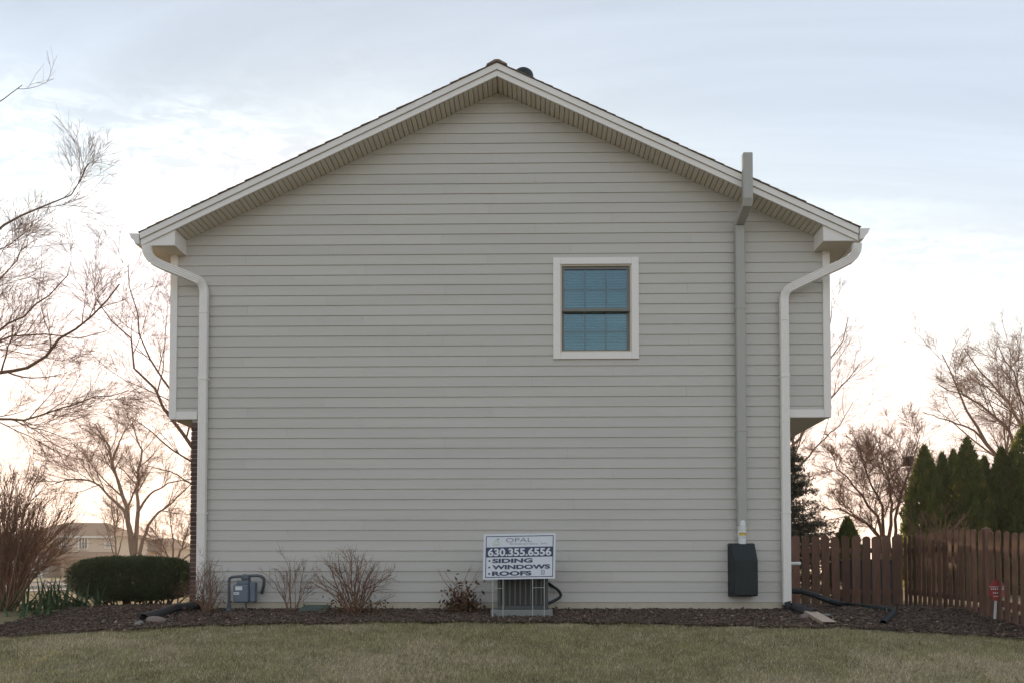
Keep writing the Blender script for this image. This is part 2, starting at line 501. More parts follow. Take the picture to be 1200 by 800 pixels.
# ------------------------------------------------------------------ ground
Ys = np.r_[np.array([-400, -100, -40, -16]), np.arange(-15, -1.3, 0.5), np.arange(-1.3, 0.01, 0.13), np.array([1, 2, 3, 4, 8, 14, 20, 30, 45, 60, 75, 120, 300, 900, 2500])]
Xs = np.array([-2500, -600, -150, -60, -30, -15, -8, -4, 0, 4, 8, 15, 30, 60, 150, 600, 2500], dtype=float)
gx, gy = np.meshgrid(Xs, Ys)
V = np.stack([gx, gy, zg_v(gy)], axis=-1).reshape(-1, 3)
nx = len(Xs); i, j = np.meshgrid(np.arange(len(Ys) - 1), np.arange(nx - 1), indexing='ij')
k = i * nx + j
F = np.stack([k, k + 1, k + nx + 1, k + nx], axis=-1).reshape(-1, 4)
lawn = struct(link('ground', np_mesh('ground', V, F, smooth=True), 'lawn_ground'))
lawn['label'] = 'dormant lawn falling away from the house'

# street along the front of the house, to the left, with kerbs
def strip(name, x0, x1, y0, y1, dz, material, thick=0.0):
    ys = np.array([y for y in np.r_[y0, np.arange(math.ceil(y0 / 4) * 4, y1, 4), y1]])
    mb = MB()
    for a, b in zip(ys[:-1], ys[1:]):
        if b - a < 1e-6: continue
        za, zb = zg(a) + dz, zg(b) + dz
        if thick: mb.hexa([(x0, a, za - thick), (x1, a, za - thick), (x1, b, zb - thick), (x0, b, zb - thick), (x0, a, za), (x1, a, za), (x1, b, zb), (x0, b, zb)])
        else: mb.add([(x0, a, za), (x1, a, za), (x1, b, zb), (x0, b, zb)], [(0, 1, 2, 3)])
    return struct(mb.build(name, material))
strip('road', -27.0, -18.5, 4, 300, 0.012, 'asphalt')
strip('kerb', -18.5, -18.3, 4, 300, 0.11, 'kerb', 0.3)
strip('kerb', -27.2, -27.0, 4, 300, 0.11, 'kerb', 0.3)
strip('pavement', -16.6, -15.3, 4, 300, 0.02, 'kerb')

# planting bed round the foot of the house
edge_px = [(-120, 757), (-60, 750), (0, 745), (60, 741), (120, 737), (170, 735), (230, 731), (300, 729), (450, 728), (600, 728), (750, 729),
           (900, 733), (1000, 735), (1060, 738), (1120, 742), (1200, 746), (1300, 754)]
E = np.array([gp(p[0], p[1] + 3) for p in edge_px])
def bed_front(x):
    return np.interp(x, E[:, 0], E[:, 1]) + 0.035 * np.sin(x * 5.3) + 0.025 * np.sin(x * 11.7 + 1) + 0.015 * np.sin(x * 27 + 2)
def bed_back(x): return np.where(x < -4.9, 2.6, np.where(x > 3.7, 2.5, 0.06))
bx = np.r_[np.linspace(E[0, 0], -4.92, 40), np.linspace(-4.88, 3.68, 120), np.linspace(3.72, 6.75, 40)]
rows = 14
tt = np.linspace(0, 1, rows)
rngb = np.random.default_rng(3)
BX = np.repeat(bx[:, None], rows, 1)
BY = bed_front(bx)[:, None] * (1 - tt) + bed_back(bx)[:, None] * tt
BZ = zg_v(BY) + 0.012 + rngb.random(BY.shape) * 0.022
BZ[:, 0] = zg_v(BY[:, 0]) - 0.01
k = (np.arange(len(bx) - 1)[:, None] * rows + np.arange(rows - 1)[None]).ravel()
F = np.stack([k, k + rows, k + rows + 1, k + 1], axis=-1)
bed = struct(link('planting_bed', np_mesh('planting_bed', np.stack([BX, BY, BZ], -1).reshape(-1, 3), F, smooth=True), 'mulch_soil'))
bed['label'] = 'dark mulched planting bed along the foundation'

# ------------------------------------------------------------------ the house
Z = lambda py, px=575, Y=0.0: at(px, py, Y)[2]
X = lambda px, py=500, Y=0.0: at(px, py, Y)[0]
XL0, XR0 = X(230, 660), X(926, 660)            # ground storey
XL1, XR1 = X(200, 400), X(972.5, 400)          # upper storey, cantilevered at both ends
XM = 0.5 * (XL1 + XR1)
Z0 = Z(705)                                    # foot of the siding
Z2 = Z(490)                                    # underside of the upper storey
DEPTH = 9.5
RY = -0.40                                    # front of the rake overhang
pk = at(587, 89, RY); el_ = at(167, 287, RY); er_ = at(1007.8, 282.4, RY)
HALF = 0.5 * (er_[0] - el_[0]); ZE = 0.5 * (el_[2] + er_[2]); ZP = pk[2]
SL = (ZP - ZE) / HALF                          # roof slope
def zroof(x): return ZP - SL * abs(x - XM)     # underside of the rake board
CT, SN = 1 / math.hypot(1, SL), SL / math.hypot(1, SL)
EXPO = 0.1524

house = thing('house', 'two-storey house with grey lap siding, white trim and a broad plain gable', 'house', (XM, DEPTH / 2, 0))

# window opening
WX0, WX1, WZ0, WZ1 = X(656.5, 360), X(740, 360), Z(413, 700), Z(310.5, 700)

wall = MB()
def wallbox(x0, x1, z0, z1, y0=0.012, y1=0.16): wall.box(x0, x1, y0, y1, z0, z1)
ZEW = zroof(XL1) - 0.02
wallbox(XL0 + 0.02, WX0, -0.3, ZEW); wallbox(WX1, XR0 - 0.02, -0.3, ZEW)
wallbox(WX0, WX1, -0.3, WZ0); wallbox(WX0, WX1, WZ1, ZEW)
wallbox(XL1 + 0.015, XL0 + 0.02, Z2 + 0.02, ZEW); wallbox(XR0 - 0.02, XR1 - 0.015, Z2 + 0.02, ZEW)
wall.prism([(XL1 + 0.02, ZEW), (XR1 - 0.02, ZEW), (XM, ZP - 0.03)], 0.012, 0.16)
wall.box(XL1 + 0.015, XL1 + 0.15, 0.16, DEPTH, Z2 + 0.02, ZEW); wall.box(XR1 - 0.15, XR1 - 0.015, 0.16, DEPTH, Z2 + 0.02, ZEW)
wall.box(XL0 + 0.02, XL0 + 0.15, 0.16, DEPTH, -0.3, Z2 + 0.02); wall.box(XR0 - 0.15, XR0 - 0.02, 0.16, DEPTH, -0.3, Z2 + 0.02)
wall.box(XL1 + 0.015, XR1 - 0.015, DEPTH, DEPTH + 0.15, -0.3, ZEW)
wall.prism([(XL1 + 0.02, ZEW), (XR1 - 0.02, ZEW), (XM, ZP - 0.03)], DEPTH, DEPTH + 0.15)
wall_o = wall.build('wall', 'sheathing', house)

# lap siding, board by board
def board(x0a, x1a, x0b, x1b, za, zb, z0, z1):
    """one lap board; a = bottom edge, b = top edge; z0..z1 the whole course"""
    ya = -0.014 + 0.012 * (za - z0) / (z1 - z0); yb = -0.014 + 0.012 * (zb - z0) / (z1 - z0)
    mb = MB()
    mb.hexa([(x0a, ya, za), (x1a, ya, za), (x1a, 0.011, za), (x0a, 0.011, za), (x0b, yb, zb), (x1b, yb, zb), (x1b, 0.011, zb), (x0b, 0.011, zb)])
    mb.build('siding_board', 'siding', wall_o)
def run(x0, x1, za, zb, z0, z1, joints=()):
    """a course between x0 and x1, cut by the gable slope"""
    def lim(z):
        h = (ZP + 0.006 - z) / SL
        return max(x0, XM - h), min(x1, XM + h)
    a, b = lim(za), lim(zb)
    if a[1] - a[0] < 0.05: return
    if b[1] - b[0] < 0.01: b = ((a[0] + a[1]) / 2 - 0.004, (a[0] + a[1]) / 2 + 0.004)
    cuts = [c for c in joints if max(a[0], b[0]) + 0.4 < c < min(a[1], b[1]) - 0.4]
    xs_a = [a[0]] + cuts + [a[1]]; xs_b = [b[0]] + cuts + [b[1]]
    for i in range(len(xs_a) - 1):
        g0 = 0.0008 if i else 0; g1 = 0.0008 if i < len(xs_a) - 2 else 0
        board(xs_a[i] + g0, xs_a[i + 1] - g1, xs_b[i] + g0, xs_b[i + 1] - g1, za, zb, z0, z1)
rj = random.Random(5)
z = Z0; c = 0
while z < ZP - 0.1:
    z0, z1 = z, z + EXPO + 0.002
    off = [0.0, 1.35, 2.5, 0.7, 1.9][c % 5]
    joints = [XL0 + off + 3.66 * q + rj.uniform(-.05, .05) for q in range(0, 4)]
    full = z0 >= WZ1 and z1 > zroof(XL0) - 0.5
    if full: run(XL1 + 0.01, XR1 - 0.01, z0, z1, z0, z1, joints)
    elif z1 <= WZ0 or z0 >= WZ1: run(XL0, XR0, z0, z1, z0, z1, joints)
    else:
        run(XL0, WX0 - 0.02, z0, z1, z0, z1, joints); run(WX1 + 0.02, XR0, z0, z1, z0, z1, joints)
        if z0 < WZ0: run(WX0 - 0.02, WX1 + 0.02, z0, WZ0, z0, z1)
        if z1 > WZ1: run(WX0 - 0.02, WX1 + 0.02, WZ1, z1, z0, z1)
    if z1 > Z2 + 0.05 and not full:
        za = max(z0, Z2 + 0.03)
        for a_, b_ in ((XL1 + 0.01, XL0), (XR0, XR1 - 0.01)):
            run(a_, b_, za, z1, z0, z1)
    z += EXPO; c += 1

# foundation
fd = MB()
fd.box(XL0 + 0.035, XR0 - 0.03, -0.006, 0.011, -0.35, Z0 - 0.004); fd.build('foundation', 'concrete', house)
# trim boards
ZB0 = Z(297, 208)
def part_box(name, material, *a, parent=house, bevel=0.003): return MB().box(*a).build(name, material, parent, bevel)
part_box('corner_board', 'trim', XL1, XL1 + 0.105, -0.032, 0.09, Z2, ZEW + 0.02)
part_box('corner_board', 'trim', XR1 - 0.105, XR1, -0.032, 0.09, Z2, ZEW + 0.02)
part_box('skirt_board', 'trim', XL1 + 0.107, XL0 - 0.002, -0.029, 0.01, Z2 - 0.002, Z2 + 0.115)
part_box('skirt_board', 'trim', XR0 + 0.002, XR1 - 0.107, -0.029, 0.01, Z2 - 0.002, Z2 + 0.115)
part_box('corner_board', 'trim', XR0 - 0.09, XR0 + 0.004, -0.028, 0.08, Z0 - 0.01, Z2 + 0.01)
# underside of the overhanging storey
part_box('overhang_soffit', 'soffit', XL1 + 0.02, XL0 + 0.05, 0.02, DEPTH, Z2 + 0.002, Z2 + 0.022)
part_box('overhang_soffit', 'soffit', XR0 - 0.05, XR1 - 0.02, 0.02, DEPTH, Z2 + 0.002, Z2 + 0.022)
# plain siding on the walls that face front and back, seen only at an angle
def side_siding(x, sgn, z0, z1):
    mb = MB(); z = z0
    while z < z1 - 0.02:
        zt = min(z + EXPO, z1)
        mb.hexa([(x, 0.092, z), (x + sgn * 0.016, 0.092, z), (x + sgn * 0.016, DEPTH, z), (x, DEPTH, z), (x, 0.092, zt), (x + sgn * 0.003, 0.092, zt), (x + sgn * 0.003, DEPTH, zt), (x, DEPTH, zt)])
        z = zt
    o = mb.build('side_siding', 'siding', house); o['kind'] = 'stuff'
side_siding(XL1 + 0.014, -1, Z2 + 0.024, ZEW - 0.05); side_siding(XR1 - 0.014, 1, Z2 + 0.024, ZEW - 0.05)
side_siding(XR0 - 0.019, 1, Z0, Z2)

# brick veneer on the ground storey of the front
VX0 = X(223.5, 600)
vb = MB().box(VX0 + 0.012, XL0 + 0.018, -0.008, DEPTH, -0.3, Z2 - 0.003).build('brick_veneer', 'mortar', house)
bl, bh, jt = 0.200, 0.0575, 0.0100
me_full = MB().box(0, XL0 + 0.016 - VX0, 0, bl, 0, bh).build('brick_source', 'brick')
me_full.data.name = 'brick'
me_half = MB().box(0, XL0 + 0.016 - VX0, 0, (bl - jt) / 2, 0, bh).build('brick_source', 'brick')
me_half.data.name = 'brick_half'
mf, mh = me_full.data, me_half.data
bpy.data.objects.remove(me_full); bpy.data.objects.remove(me_half)
z, c = -0.05, 0
while z + bh < Z2 - 0.004:
    y = -0.014
    if c % 2: o = link('brick', mh, None, vb); o.location = (VX0, y, z); y += (bl - jt) / 2 + jt
    for q in range(2):
        o = link('brick', mf, None, vb); o.location = (VX0 + rj.uniform(-.003, .003), y, z); y += bl + jt
    z += bh + jt; c += 1

# roof: deck, shingle courses, rake boards
deck = MB()
T1, T2, T3 = 0.085, 0.180, 0.200     # vertical heights above the rake-board foot: lower board, upper board, shingle top
for s in (-1, 1):
    xe = XM + s * HALF
    lo = [(XM, ZP + 0.10), (xe, ZE + 0.10), (xe, ZE + T2), (XM, ZP + T2)]
    deck.prism(lo if s > 0 else lo[::-1], RY + 0.02, DEPTH + 0.5)
roof = deck.build('roof', 'sheathing', house)
for s in (-1, 1):
    mats = [('rake_board', 'trim', 0.0, T1 - 0.004, RY, RY + 0.02), ('rake_trim', 'trim', T1 + 0.004, T2 - 0.002, RY - 0.022, RY + 0.018)]
    for nm, mt, a, b, y0, y1 in mats:
        xe = XM + s * HALF
        poly = [(XM, ZP + a), (xe, ZE + a), (xe, ZE + b), (XM, ZP + b)]
        MB().prism(poly if s > 0 else poly[::-1], y0, y1).build(nm, mt, house)
    poly = [(XM, ZP + T1 - 0.004), (xe, ZE + T1 - 0.004), (xe, ZE + T1 + 0.004), (XM, ZP + T1 + 0.004)]
    MB().prism(poly if s > 0 else poly[::-1], RY + 0.012, RY + 0.019).build('rake_groove', 'sheathing', house)
    # shingle courses, each lapping the one below
    Ls = math.hypot(HALF, SL * HALF) + 0.03; nC = int(Ls / 0.143)
    for q in range(nC):
        d0, d1 = q * 0.143, q * 0.143 + 0.30
        d1 = min(d1, Ls)
        def pt(d, h): return (XM + s * (HALF + 0.03) - s * d * CT + s * 0 * h, ZE - SL * 0.03 + T2 + d * SN + h)
        fr_ = rj.uniform(-0.006, 0.006)
        p = [pt(d0, 0.012), pt(d1, 0.001), pt(d1, 0.004), pt(d0, 0.021 + rj.uniform(-.003, .004))]
        MB().prism(p if s < 0 else p[::-1], RY - 0.036 + fr_, DEPTH + 0.53).build('shingle_course', 'shingle', roof)
# ridge cap
for q in range(int((DEPTH + 1) / 0.2)):
    y0 = RY - 0.045 + q * 0.2
    zt = ZP + T3 + 0.004
    p = [(XM - 0.15, zt - SL * 0.15 - 0.004), (XM - 0.15, zt - SL * 0.15 + 0.016), (XM - 0.03, zt + 0.012), (XM + 0.03, zt + 0.012), (XM + 0.15, zt - SL * 0.15 + 0.016), (XM + 0.15, zt - SL * 0.15 - 0.004), (XM, zt - 0.012)]
    MB().prism(p[::-1], y0, y0 + 0.24).build('ridge_cap', 'shingle', roof)
# low roof vent just off the ridge
vp = at(613, 84, 0.35)
vh = at(613, 82.6, 0.6)[2] - (zroof(vp[0]) + T3 - 0.06); vb_ = zroof(vp[0]) + T3 - 0.06
mb = MB(); mb.lathe((vp[0], 0.6, vb_), [(0.16, 0), (0.16, vh - .085), (0.145, vh - .05), (0.11, vh - .02), (0.05, vh - .003), (0.01, vh)], 20)
mb.build('roof_vent', 'black_plastic', house, smooth=False)

# sloping soffit under the rake, plank by plank
soff = MB()
for s in (-1, 1):
    xe = XM + s * (HALF - 0.05)
    poly = [(XM, ZP + 0.031), (xe, ZE + SL * 0.05 + 0.031), (xe, ZE + SL * 0.05 + 0.04), (XM, ZP + 0.04)]
    soff.prism(poly if s > 0 else poly[::-1], RY + 0.02, 0.012)
soff_o = soff.build('soffit', 'soffit', house)
PW = 0.077
nP = int((HALF - 0.06) / CT / PW)
for s in (-1, 1):
    for q in range(nP):
        d0, d1 = q * PW + 0.013, (q + 1) * PW
        xa, xb = XM + s * d0 * CT, XM + s * d1 * CT
        za, zb = ZP - d0 * SN, ZP - d1 * SN
        p = [(xa, za + 0.002), (xb, zb + 0.002), (xb, zb + 0.030), (xa, za + 0.030)]
        MB().prism(p if s > 0 else p[::-1], RY + 0.021, 0.011).build('soffit_slat', 'soffit', soff_o)

# boxed eaves with their returns, gutters
BY0 = RY + 0.024
for s, pxi, pyb in ((-1, 205.8, 287.3), (1, 966.0, 282.6)):
    c_ = at(pxi, pyb, BY0); xi = XM + s * 0.5 * (at(966.0, 283, BY0)[0] - at(205.8, 287, BY0)[0]); zb_ = 0.5 * (at(205.8, 287.3, BY0)[2] + at(966, 282.6, BY0)[2])
    xe = XM + s * (HALF - 0.004)
    zt = lambda x: zroof(x) + 0.004
    p = [(xi, zb_), (xe, zb_), (xe, max(zt(xe), zb_ + 0.015)), (xi, zt(xi))]
    MB().prism(p if s > 0 else p[::-1], BY0, 0.0).build('eave_return', 'trim', house)
    p = [(xi - s * 0.004 - 0, zb_ - 0.006), (xe - s * 0.02, zb_ - 0.006), (xe - s * 0.02, zb_ - 0.001), (xi - s * 0.004, zb_ - 0.001)]
    MB().prism(p if s > 0 else p[::-1], BY0 + 0.006, DEPTH + 0.4).build('eave_soffit', 'soffit', house)
    # fascia along the eave
    x0, x1 = sorted((xe - s * 0.0, xe + s * 0.02))
    MB().box(x0, x1, RY + 0.024, DEPTH + 0.45, zb_ - 0.003, ZE + T1).build('fascia', 'trim', house)
    # gutter, hollow trough with a moulded face
    gz = ZE + 0.012; gx = xe + s * 0.021
    outer = [(0, gz), (0.055, gz), (0.075, gz + 0.05), (0.118, gz + 0.085), (0.128, gz + 0.135), (0.142, gz + 0.14), (0.142, gz + 0.15)]
    inner = [(0.122, gz + 0.15), (0.122, gz + 0.137), (0.11, gz + 0.09), (0.068, gz + 0.054), (0.05, gz + 0.006), (0.006, gz + 0.006), (0.006, gz + 0.15), (0, gz + 0.15)]
    p = [(gx + s * u, v) for u, v in outer + inner]
    gut = MB().prism(p if s > 0 else p[::-1], RY - 0.02, DEPTH + 0.5).build('gutter', 'gutter', house)
    p = [(gx + s * u, v) for u, v in outer + [(0, gz + 0.15)]]
    MB().prism(p if s > 0 else p[::-1], RY - 0.026, RY - 0.0205).build('end_cap', 'gutter', gut)

# downspouts
def rprof(wd, dp, r=0.012):
    a, b = wd / 2, dp / 2
    return [(-a + r, -b), (a - r, -b), (a, -b + r), (a, b - r), (a - r, b), (-a + r, b), (-a, b - r), (-a, -b + r)]
DSW = 0.122
def ribbed(wd, dp, r=0.010, g=0.004):
    a, b = wd / 2, dp / 2
    out = [(-a + r, -b)]
    for u in (-0.5, 0.0, 0.5): out += [(u * a - 0.010, -b), (u * a - 0.004, -b + g), (u * a + 0.004, -b + g), (u * a + 0.010, -b)]
    return out + [(a - r, -b), (a, -b + r), (a, b - r), (a - r, b), (-a + r, b), (-a, b - r), (-a, -b + r)]
YD = -0.085
def downspout(pxs, Ysd, xbot, zbot):
    pts = [at(p[0], p[1], y) for p, y in zip(pxs, Ysd)]
    pts = list(resample(pts, 40))
    last = pts[-1]
    pts += [np.array([last[0], YD, last[2] - 0.15]), np.array([last[0], YD, zbot])]
    o = MB().sweep(pts, ribbed(DSW, 0.085)).build('downspout', 'gutter', house)
    for i in (7, 29): MB().sweep([pts[i] + (pts[i - 1] - pts[i]) * .3, pts[i] + (pts[i + 1] - pts[i]) * .3], rprof(DSW + .008, 0.093)).build('elbow_seam', 'gutter', o)
    for zz in (last[2] - 0.2, 2.75): MB().box(last[0] - DSW / 2 - .003, last[0] + DSW / 2 + .003, YD - .0455, YD + .0455, zz, zz + .012).build('joint', 'gutter', o)
    return o
dl = downspout([(172, 288), (173.5, 297), (180, 305.5), (192, 312), (208, 318.5), (226, 326), (235, 331), (239, 340), (239.3, 352)], [-0.40, -0.39, -0.36, -0.32, -0.26, -0.17, -0.12, YD, YD], 0, 0.10)
dr = downspout([(1004, 286), (1003, 295), (997.5, 303), (987, 309), (970, 317), (932, 335), (922.5, 340.5), (918.8, 349), (918.7, 360)], [-0.40, -0.39, -0.36, -0.32, -0.26, -0.14, -0.11, YD, YD], 0, 0.07)
for o, xx in ((dl, at(239.3, 352, YD)[0]), (dr, at(918.7, 360, YD)[0])):
    for zz in (3.4, 1.4): MB().box(xx - DSW / 2 - 0.004, xx + DSW / 2 + 0.004, YD - 0.046, -0.02, zz, zz + 0.03).build('strap', 'gutter', o)
XDL, XDR = at(239.3, 352, YD)[0], at(918.7, 360, YD)[0]

# vent stack: fan cover low on the wall, boxed pipe up and round the eave
xv = at(868.6, 500, -0.09)[0]
Yp0, Yp1 = -0.085, RY - 0.115
zj0, zj1 = at(868.6, 262, Yp0)[2], at(875, 238, Yp1)[2]
ztop = at(875, 181, Yp1)[2]
zbot = at(868.6, 616, Yp0)[2]
path = [(xv, Yp0, zbot), (xv, Yp0, zj0 - 0.05), (xv, Yp0 - 0.012, zj0), (xv, Yp1 + 0.012, zj1), (xv, Yp1, zj1 + 0.05), (xv, Yp1, ztop)]
vent = MB().sweep(path, rprof(0.136, 0.10)).build('vent_pipe', 'pipe_paint', house)
for zz in (2.6, 4.4): MB().box(xv - 0.072, xv + 0.072, Yp0 - 0.054, -0.02, zz, zz + 0.025).build('strap', 'pipe_paint', vent)
# white pipe collar with its yellow sticker
zc0, zc1 = at(868.6, 637, Yp0)[2], at(868.6, 609, Yp0)[2]
hh = zc1 - zc0
mb = MB().lathe((xv, Yp0, zc0), [(0.058, 0), (0.058, 0.10), (0.066, 0.105), (0.066, 0.185), (0.056, 0.19), (0.062, hh * .6), (0.066, hh * .8), (0.062, hh * .95), (0.045, hh)], 24)
col_o = mb.build('pipe_collar', 'white_plastic', vent, smooth=False)
def arc_panel(x, y, zlo, zhi, r, a0, a1, name, material, parent, n=10):
    vs, fs = [], []
    for i in range(n + 1):
        a = a0 + (a1 - a0) * i / n
        vs += [(x + r * math.sin(a), y - r * math.cos(a), zlo), (x + r * math.sin(a), y - r * math.cos(a), zhi)]
        if i: fs.append((2 * i - 2, 2 * i, 2 * i + 1, 2 * i - 1))
    return MB().add(vs, fs).build(name, material, parent)
arc_panel(xv, Yp0, zc0 + 0.125, zc0 + 0.168, 0.0675, -0.95, 1.15, 'warning_sticker', 'yellow', vent)
for q in range(5):
    a = -0.6 + q * 0.3
    arc_panel(xv, Yp0, zc0 + 0.150, zc0 + 0.160, 0.0682, a, a + 0.2, 'sticker_print', 'sign_grey', vent, 2)
for q in range(4):
    a = -0.45 + q * 0.3
    arc_panel(xv, Yp0, zc0 + 0.205, zc0 + 0.228, 0.0575, a, a + 0.2, 'pipe_print', 'sign_grey', vent, 2)
# fan cover
yb, yf = -0.02, -0.27
cL, cR = at(852.3, 670, yb)[0], at(883.5, 670, yb)[0]
zt_, zb_ = at(868, 636, yb)[2], at(868, 698.5, yb)[2]
def ring(x0, x1, y, z): return [(x0, y, z), (x1, y, z)]
A = [(cL, yb, zb_), (cR, yb, zb_), (cR, yb, zt_), (cL, yb, zt_)]
zf = at(868, 655, yf)[2]
Bf = [(cL + 0.045, yf, zb_ + 0.015), (cR - 0.01, yf, zb_ + 0.015), (cR - 0.01, yf, zf), (cL + 0.045, yf, zf)]
Cc = [(cL + 0.02, yb - 0.10, zt_ - 0.004), (cR - 0.015, yb - 0.10, zt_ - 0.004)]
mb = MB().add(A + Bf + Cc, [(3, 2, 1, 0), (4, 5, 6, 7), (0, 1, 5, 4), (1, 2, 9, 6, 5), (3, 0, 4, 7, 8), (2, 3, 8, 9), (9, 8, 7, 6)])
fan = mb.build('fan_cover', 'cover_plastic', house, bevel=0.018, smooth=False)

# window
mb = MB()
cw = 0.105
x0, x1, z0, z1 = WX0 - cw, WX1 + cw, WZ0 - cw * 0.95, WZ1 + cw * 0.95
win = thing('window', None, None, (WX0, 0, WZ0)); win.parent = house; win.matrix_parent_inverse = WORLD[house.name].inverted()
part_box('casing', 'trim', x0, WX0, -0.036, 0.0105, z0, z1, parent=win)
part_box('casing', 'trim', WX1, x1, -0.036, 0.0105, z0, z1, parent=win)
part_box('casing', 'trim', WX0 + 0.001, WX1 - 0.001, -0.034, 0.0105, WZ1, z1 - 0.001, parent=win)
part_box('casing', 'trim', WX0 + 0.001, WX1 - 0.001, -0.034, 0.0105, z0 + 0.001, WZ0, parent=win)
# vinyl frame, then the two sashes
def frame(name, x0, x1, y0, y1, z0, z1, t, material, parent, tb=None):
    tb = tb or t
    return MB().box(x0, x0 + t, y0, y1, z0, z1).box(x1 - t, x1, y0, y1, z0, z1).box(x0 + t, x1 - t, y0, y1, z0, z0 + tb).box(x0 + t, x1 - t, y0, y1, z1 - t, z1).build(name, material, parent)
frame('frame', WX0, WX1, -0.012, 0.13, WZ0, WZ1, 0.022, 'soffit', win)
zm = Z(364, 700)
frame('sash', WX0 + 0.024, WX1 - 0.024, 0.012, 0.045, zm - 0.012, WZ1 - 0.024, 0.038, 'window_frame', win)
frame('sash', WX0 + 0.024, WX1 - 0.024, 0.05, 0.085, WZ0 + 0.024, zm + 0.02, 0.038, 'window_frame', win)
part_box('meeting_rail', 'window_frame', WX0 + 0.024, WX1 - 0.024, 0.004, 0.0118, zm - 0.012, zm + 0.034, parent=win, bevel=0.002)
gx0, gx1 = WX0 + 0.062, WX1 - 0.062
for (ya, za, zb) in ((0.028, zm + 0.026, WZ1 - 0.062), (0.066, WZ0 + 0.062, zm - 0.018)):
    MB().add([(gx0, ya, za), (gx1, ya, za), (gx1, ya, zb), (gx0, ya, zb)], [(0, 1, 2, 3)]).build('pane', 'glass', win)
    MB().add([(gx0, ya + 0.016, za), (gx1, ya + 0.016, za), (gx1, ya + 0.016, zb), (gx0, ya + 0.016, zb)], [(0, 1, 2, 3)]).build('pane', 'glass', win)
    for q in (1, 2):
        xm = gx0 + (gx1 - gx0) * q / 3
        part_box('muntin', 'window_frame', xm - 0.012, xm + 0.012, ya + 0.004, ya + 0.011, za, zb, parent=win, bevel=0.001)
    zz = (za + zb) / 2
    part_box('muntin', 'window_frame', gx0, gx1, ya + 0.0045, ya + 0.0105, zz - 0.012, zz + 0.012, parent=win, bevel=0.001)
# blind slats
mb = MB(); zz = WZ0 + 0.04
while zz < WZ1 - 0.06:
    mb.hexa([(WX0 + 0.03, 0.125, zz), (WX1 - 0.03, 0.125, zz), (WX1 - 0.03, 0.155, zz + 0.032), (WX0 + 0.03, 0.155, zz + 0.032),
             (WX0 + 0.03, 0.125, zz + 0.002), (WX1 - 0.03, 0.125, zz + 0.002), (WX1 - 0.03, 0.155, zz + 0.034), (WX0 + 0.03, 0.155, zz + 0.034)])
    zz += 0.040
bo = mb.build('blind', 'blind', win)
# the room behind it
mb = MB(); a = (WX0 - 0.9, WX1 + 0.9, 0.17, 2.6, WZ0 - 0.9, WZ1 + 0.35)
mb.box(a[0] - .05, a[0], a[2], a[3], a[4], a[5]).box(a[1], a[1] + .05, a[2], a[3], a[4], a[5]).box(a[0], a[1], a[3], a[3] + .05, a[4], a[5]).box(a[0], a[1], a[2], a[3], a[4] - .05, a[4]).box(a[0], a[1], a[2], a[3], a[5], a[5] + .05)
mb.build('room_wall', 'room', house)
# ------------------------------------------------------------------ picket fence
FB = 2.2                                        # the run that meets the house stands this far behind the gable wall
pkw, pkt = 0.136, 0.018
def picket_mesh(h, w_, t_, sides=5):
    mb = MB(); r = w_ / 2
    prof = [(-r, 0), (r, 0), (r, h - r * 0.75)] + [(r * math.cos(a), h - r * 0.75 + r * 0.75 * math.sin(a)) for a in np.linspace(0, math.pi, sides + 2)[1:-1]] + [(-r, h - r * 0.75)]
    mb.prism(prof, -t_ / 2, t_ / 2)
    me = bpy.data.meshes.new('picket'); me.from_pydata(mb.v, [], mb.f); me.update(); me.materials.append(MATS['picket'])
    return me
pm = [picket_mesh(h, pkw, pkt) for h in (1.185, 1.20, 1.19)]
pm2 = [picket_mesh(h, 0.118, 0.014) for h in (1.185, 1.20, 1.19)]
def fence(label, p0, p1, post_at, n, zfun, group='brown picket fence runs', hgt=1.2, pms=pm):
    p0 = np.array(p0, float); p1 = np.array(p1, float); dv = p1 - p0; L = np.linalg.norm(dv); u = dv / L; ang = math.atan2(u[1], u[0]); nrm = np.array([u[1], -u[0]])
    root = thing('picket_fence', label, 'fence', (*p0, zfun(p0[1])), group)
    for i in range(n):
        q = p0 + u * L * (i + 0.5) / n + nrm * (0.03 + rj.uniform(-.002, .004))
        o = link('picket', pms[i % 3], None, root)
        o.location = (q[0], q[1], zfun(q[1]) + 0.035 + rj.uniform(-.008, .008)); o.rotation_euler = (rj.uniform(-.008, .008), rj.uniform(-.010, .010), ang)
    for h in (0.21, 0.93):
        a, b = p0, p1; off = 0.0
        vs = []
        for p in (a, b):
            for sgn in (-1, 1):
                for dz in (0, 0.085): vs.append((p[0] - nrm[0] * 0.0 + nrm[0] * (sgn * 0.019 + 0.0), p[1] + nrm[1] * sgn * 0.019, zfun(p[1]) + h + dz))
        MB().add(vs, [(0, 1, 3, 2), (4, 6, 7, 5), (0, 4, 5, 1), (2, 3, 7, 6), (0, 2, 6, 4), (1, 5, 7, 3)]).build('rail', 'picket', root)
    for t_ in post_at:
        q = p0 + dv * t_ - nrm * 0.02; zz = zfun(q[1])
        mb = MB().box(q[0] - 0.047, q[0] + 0.047, q[1] - 0.047, q[1] + 0.047, zz - 0.3, zz + hgt + 0.03)
        mb.add([(q[0] - 0.047, q[1] - 0.047, zz + hgt + 0.031), (q[0] + 0.047, q[1] - 0.047, zz + hgt + 0.031), (q[0] + 0.047, q[1] + 0.047, zz + hgt + 0.031), (q[0] - 0.047, q[1] + 0.047, zz + hgt + 0.031), (q[0], q[1], zz + hgt + 0.07)], [(0, 1, 4), (1, 2, 4), (2, 3, 4), (3, 0, 4)])
        mb.build('post', 'picket', root)
    return root
zf_ = lambda y: zg(y) - 0.005
cor = at(1060, 700, FB); FCX = cor[0]
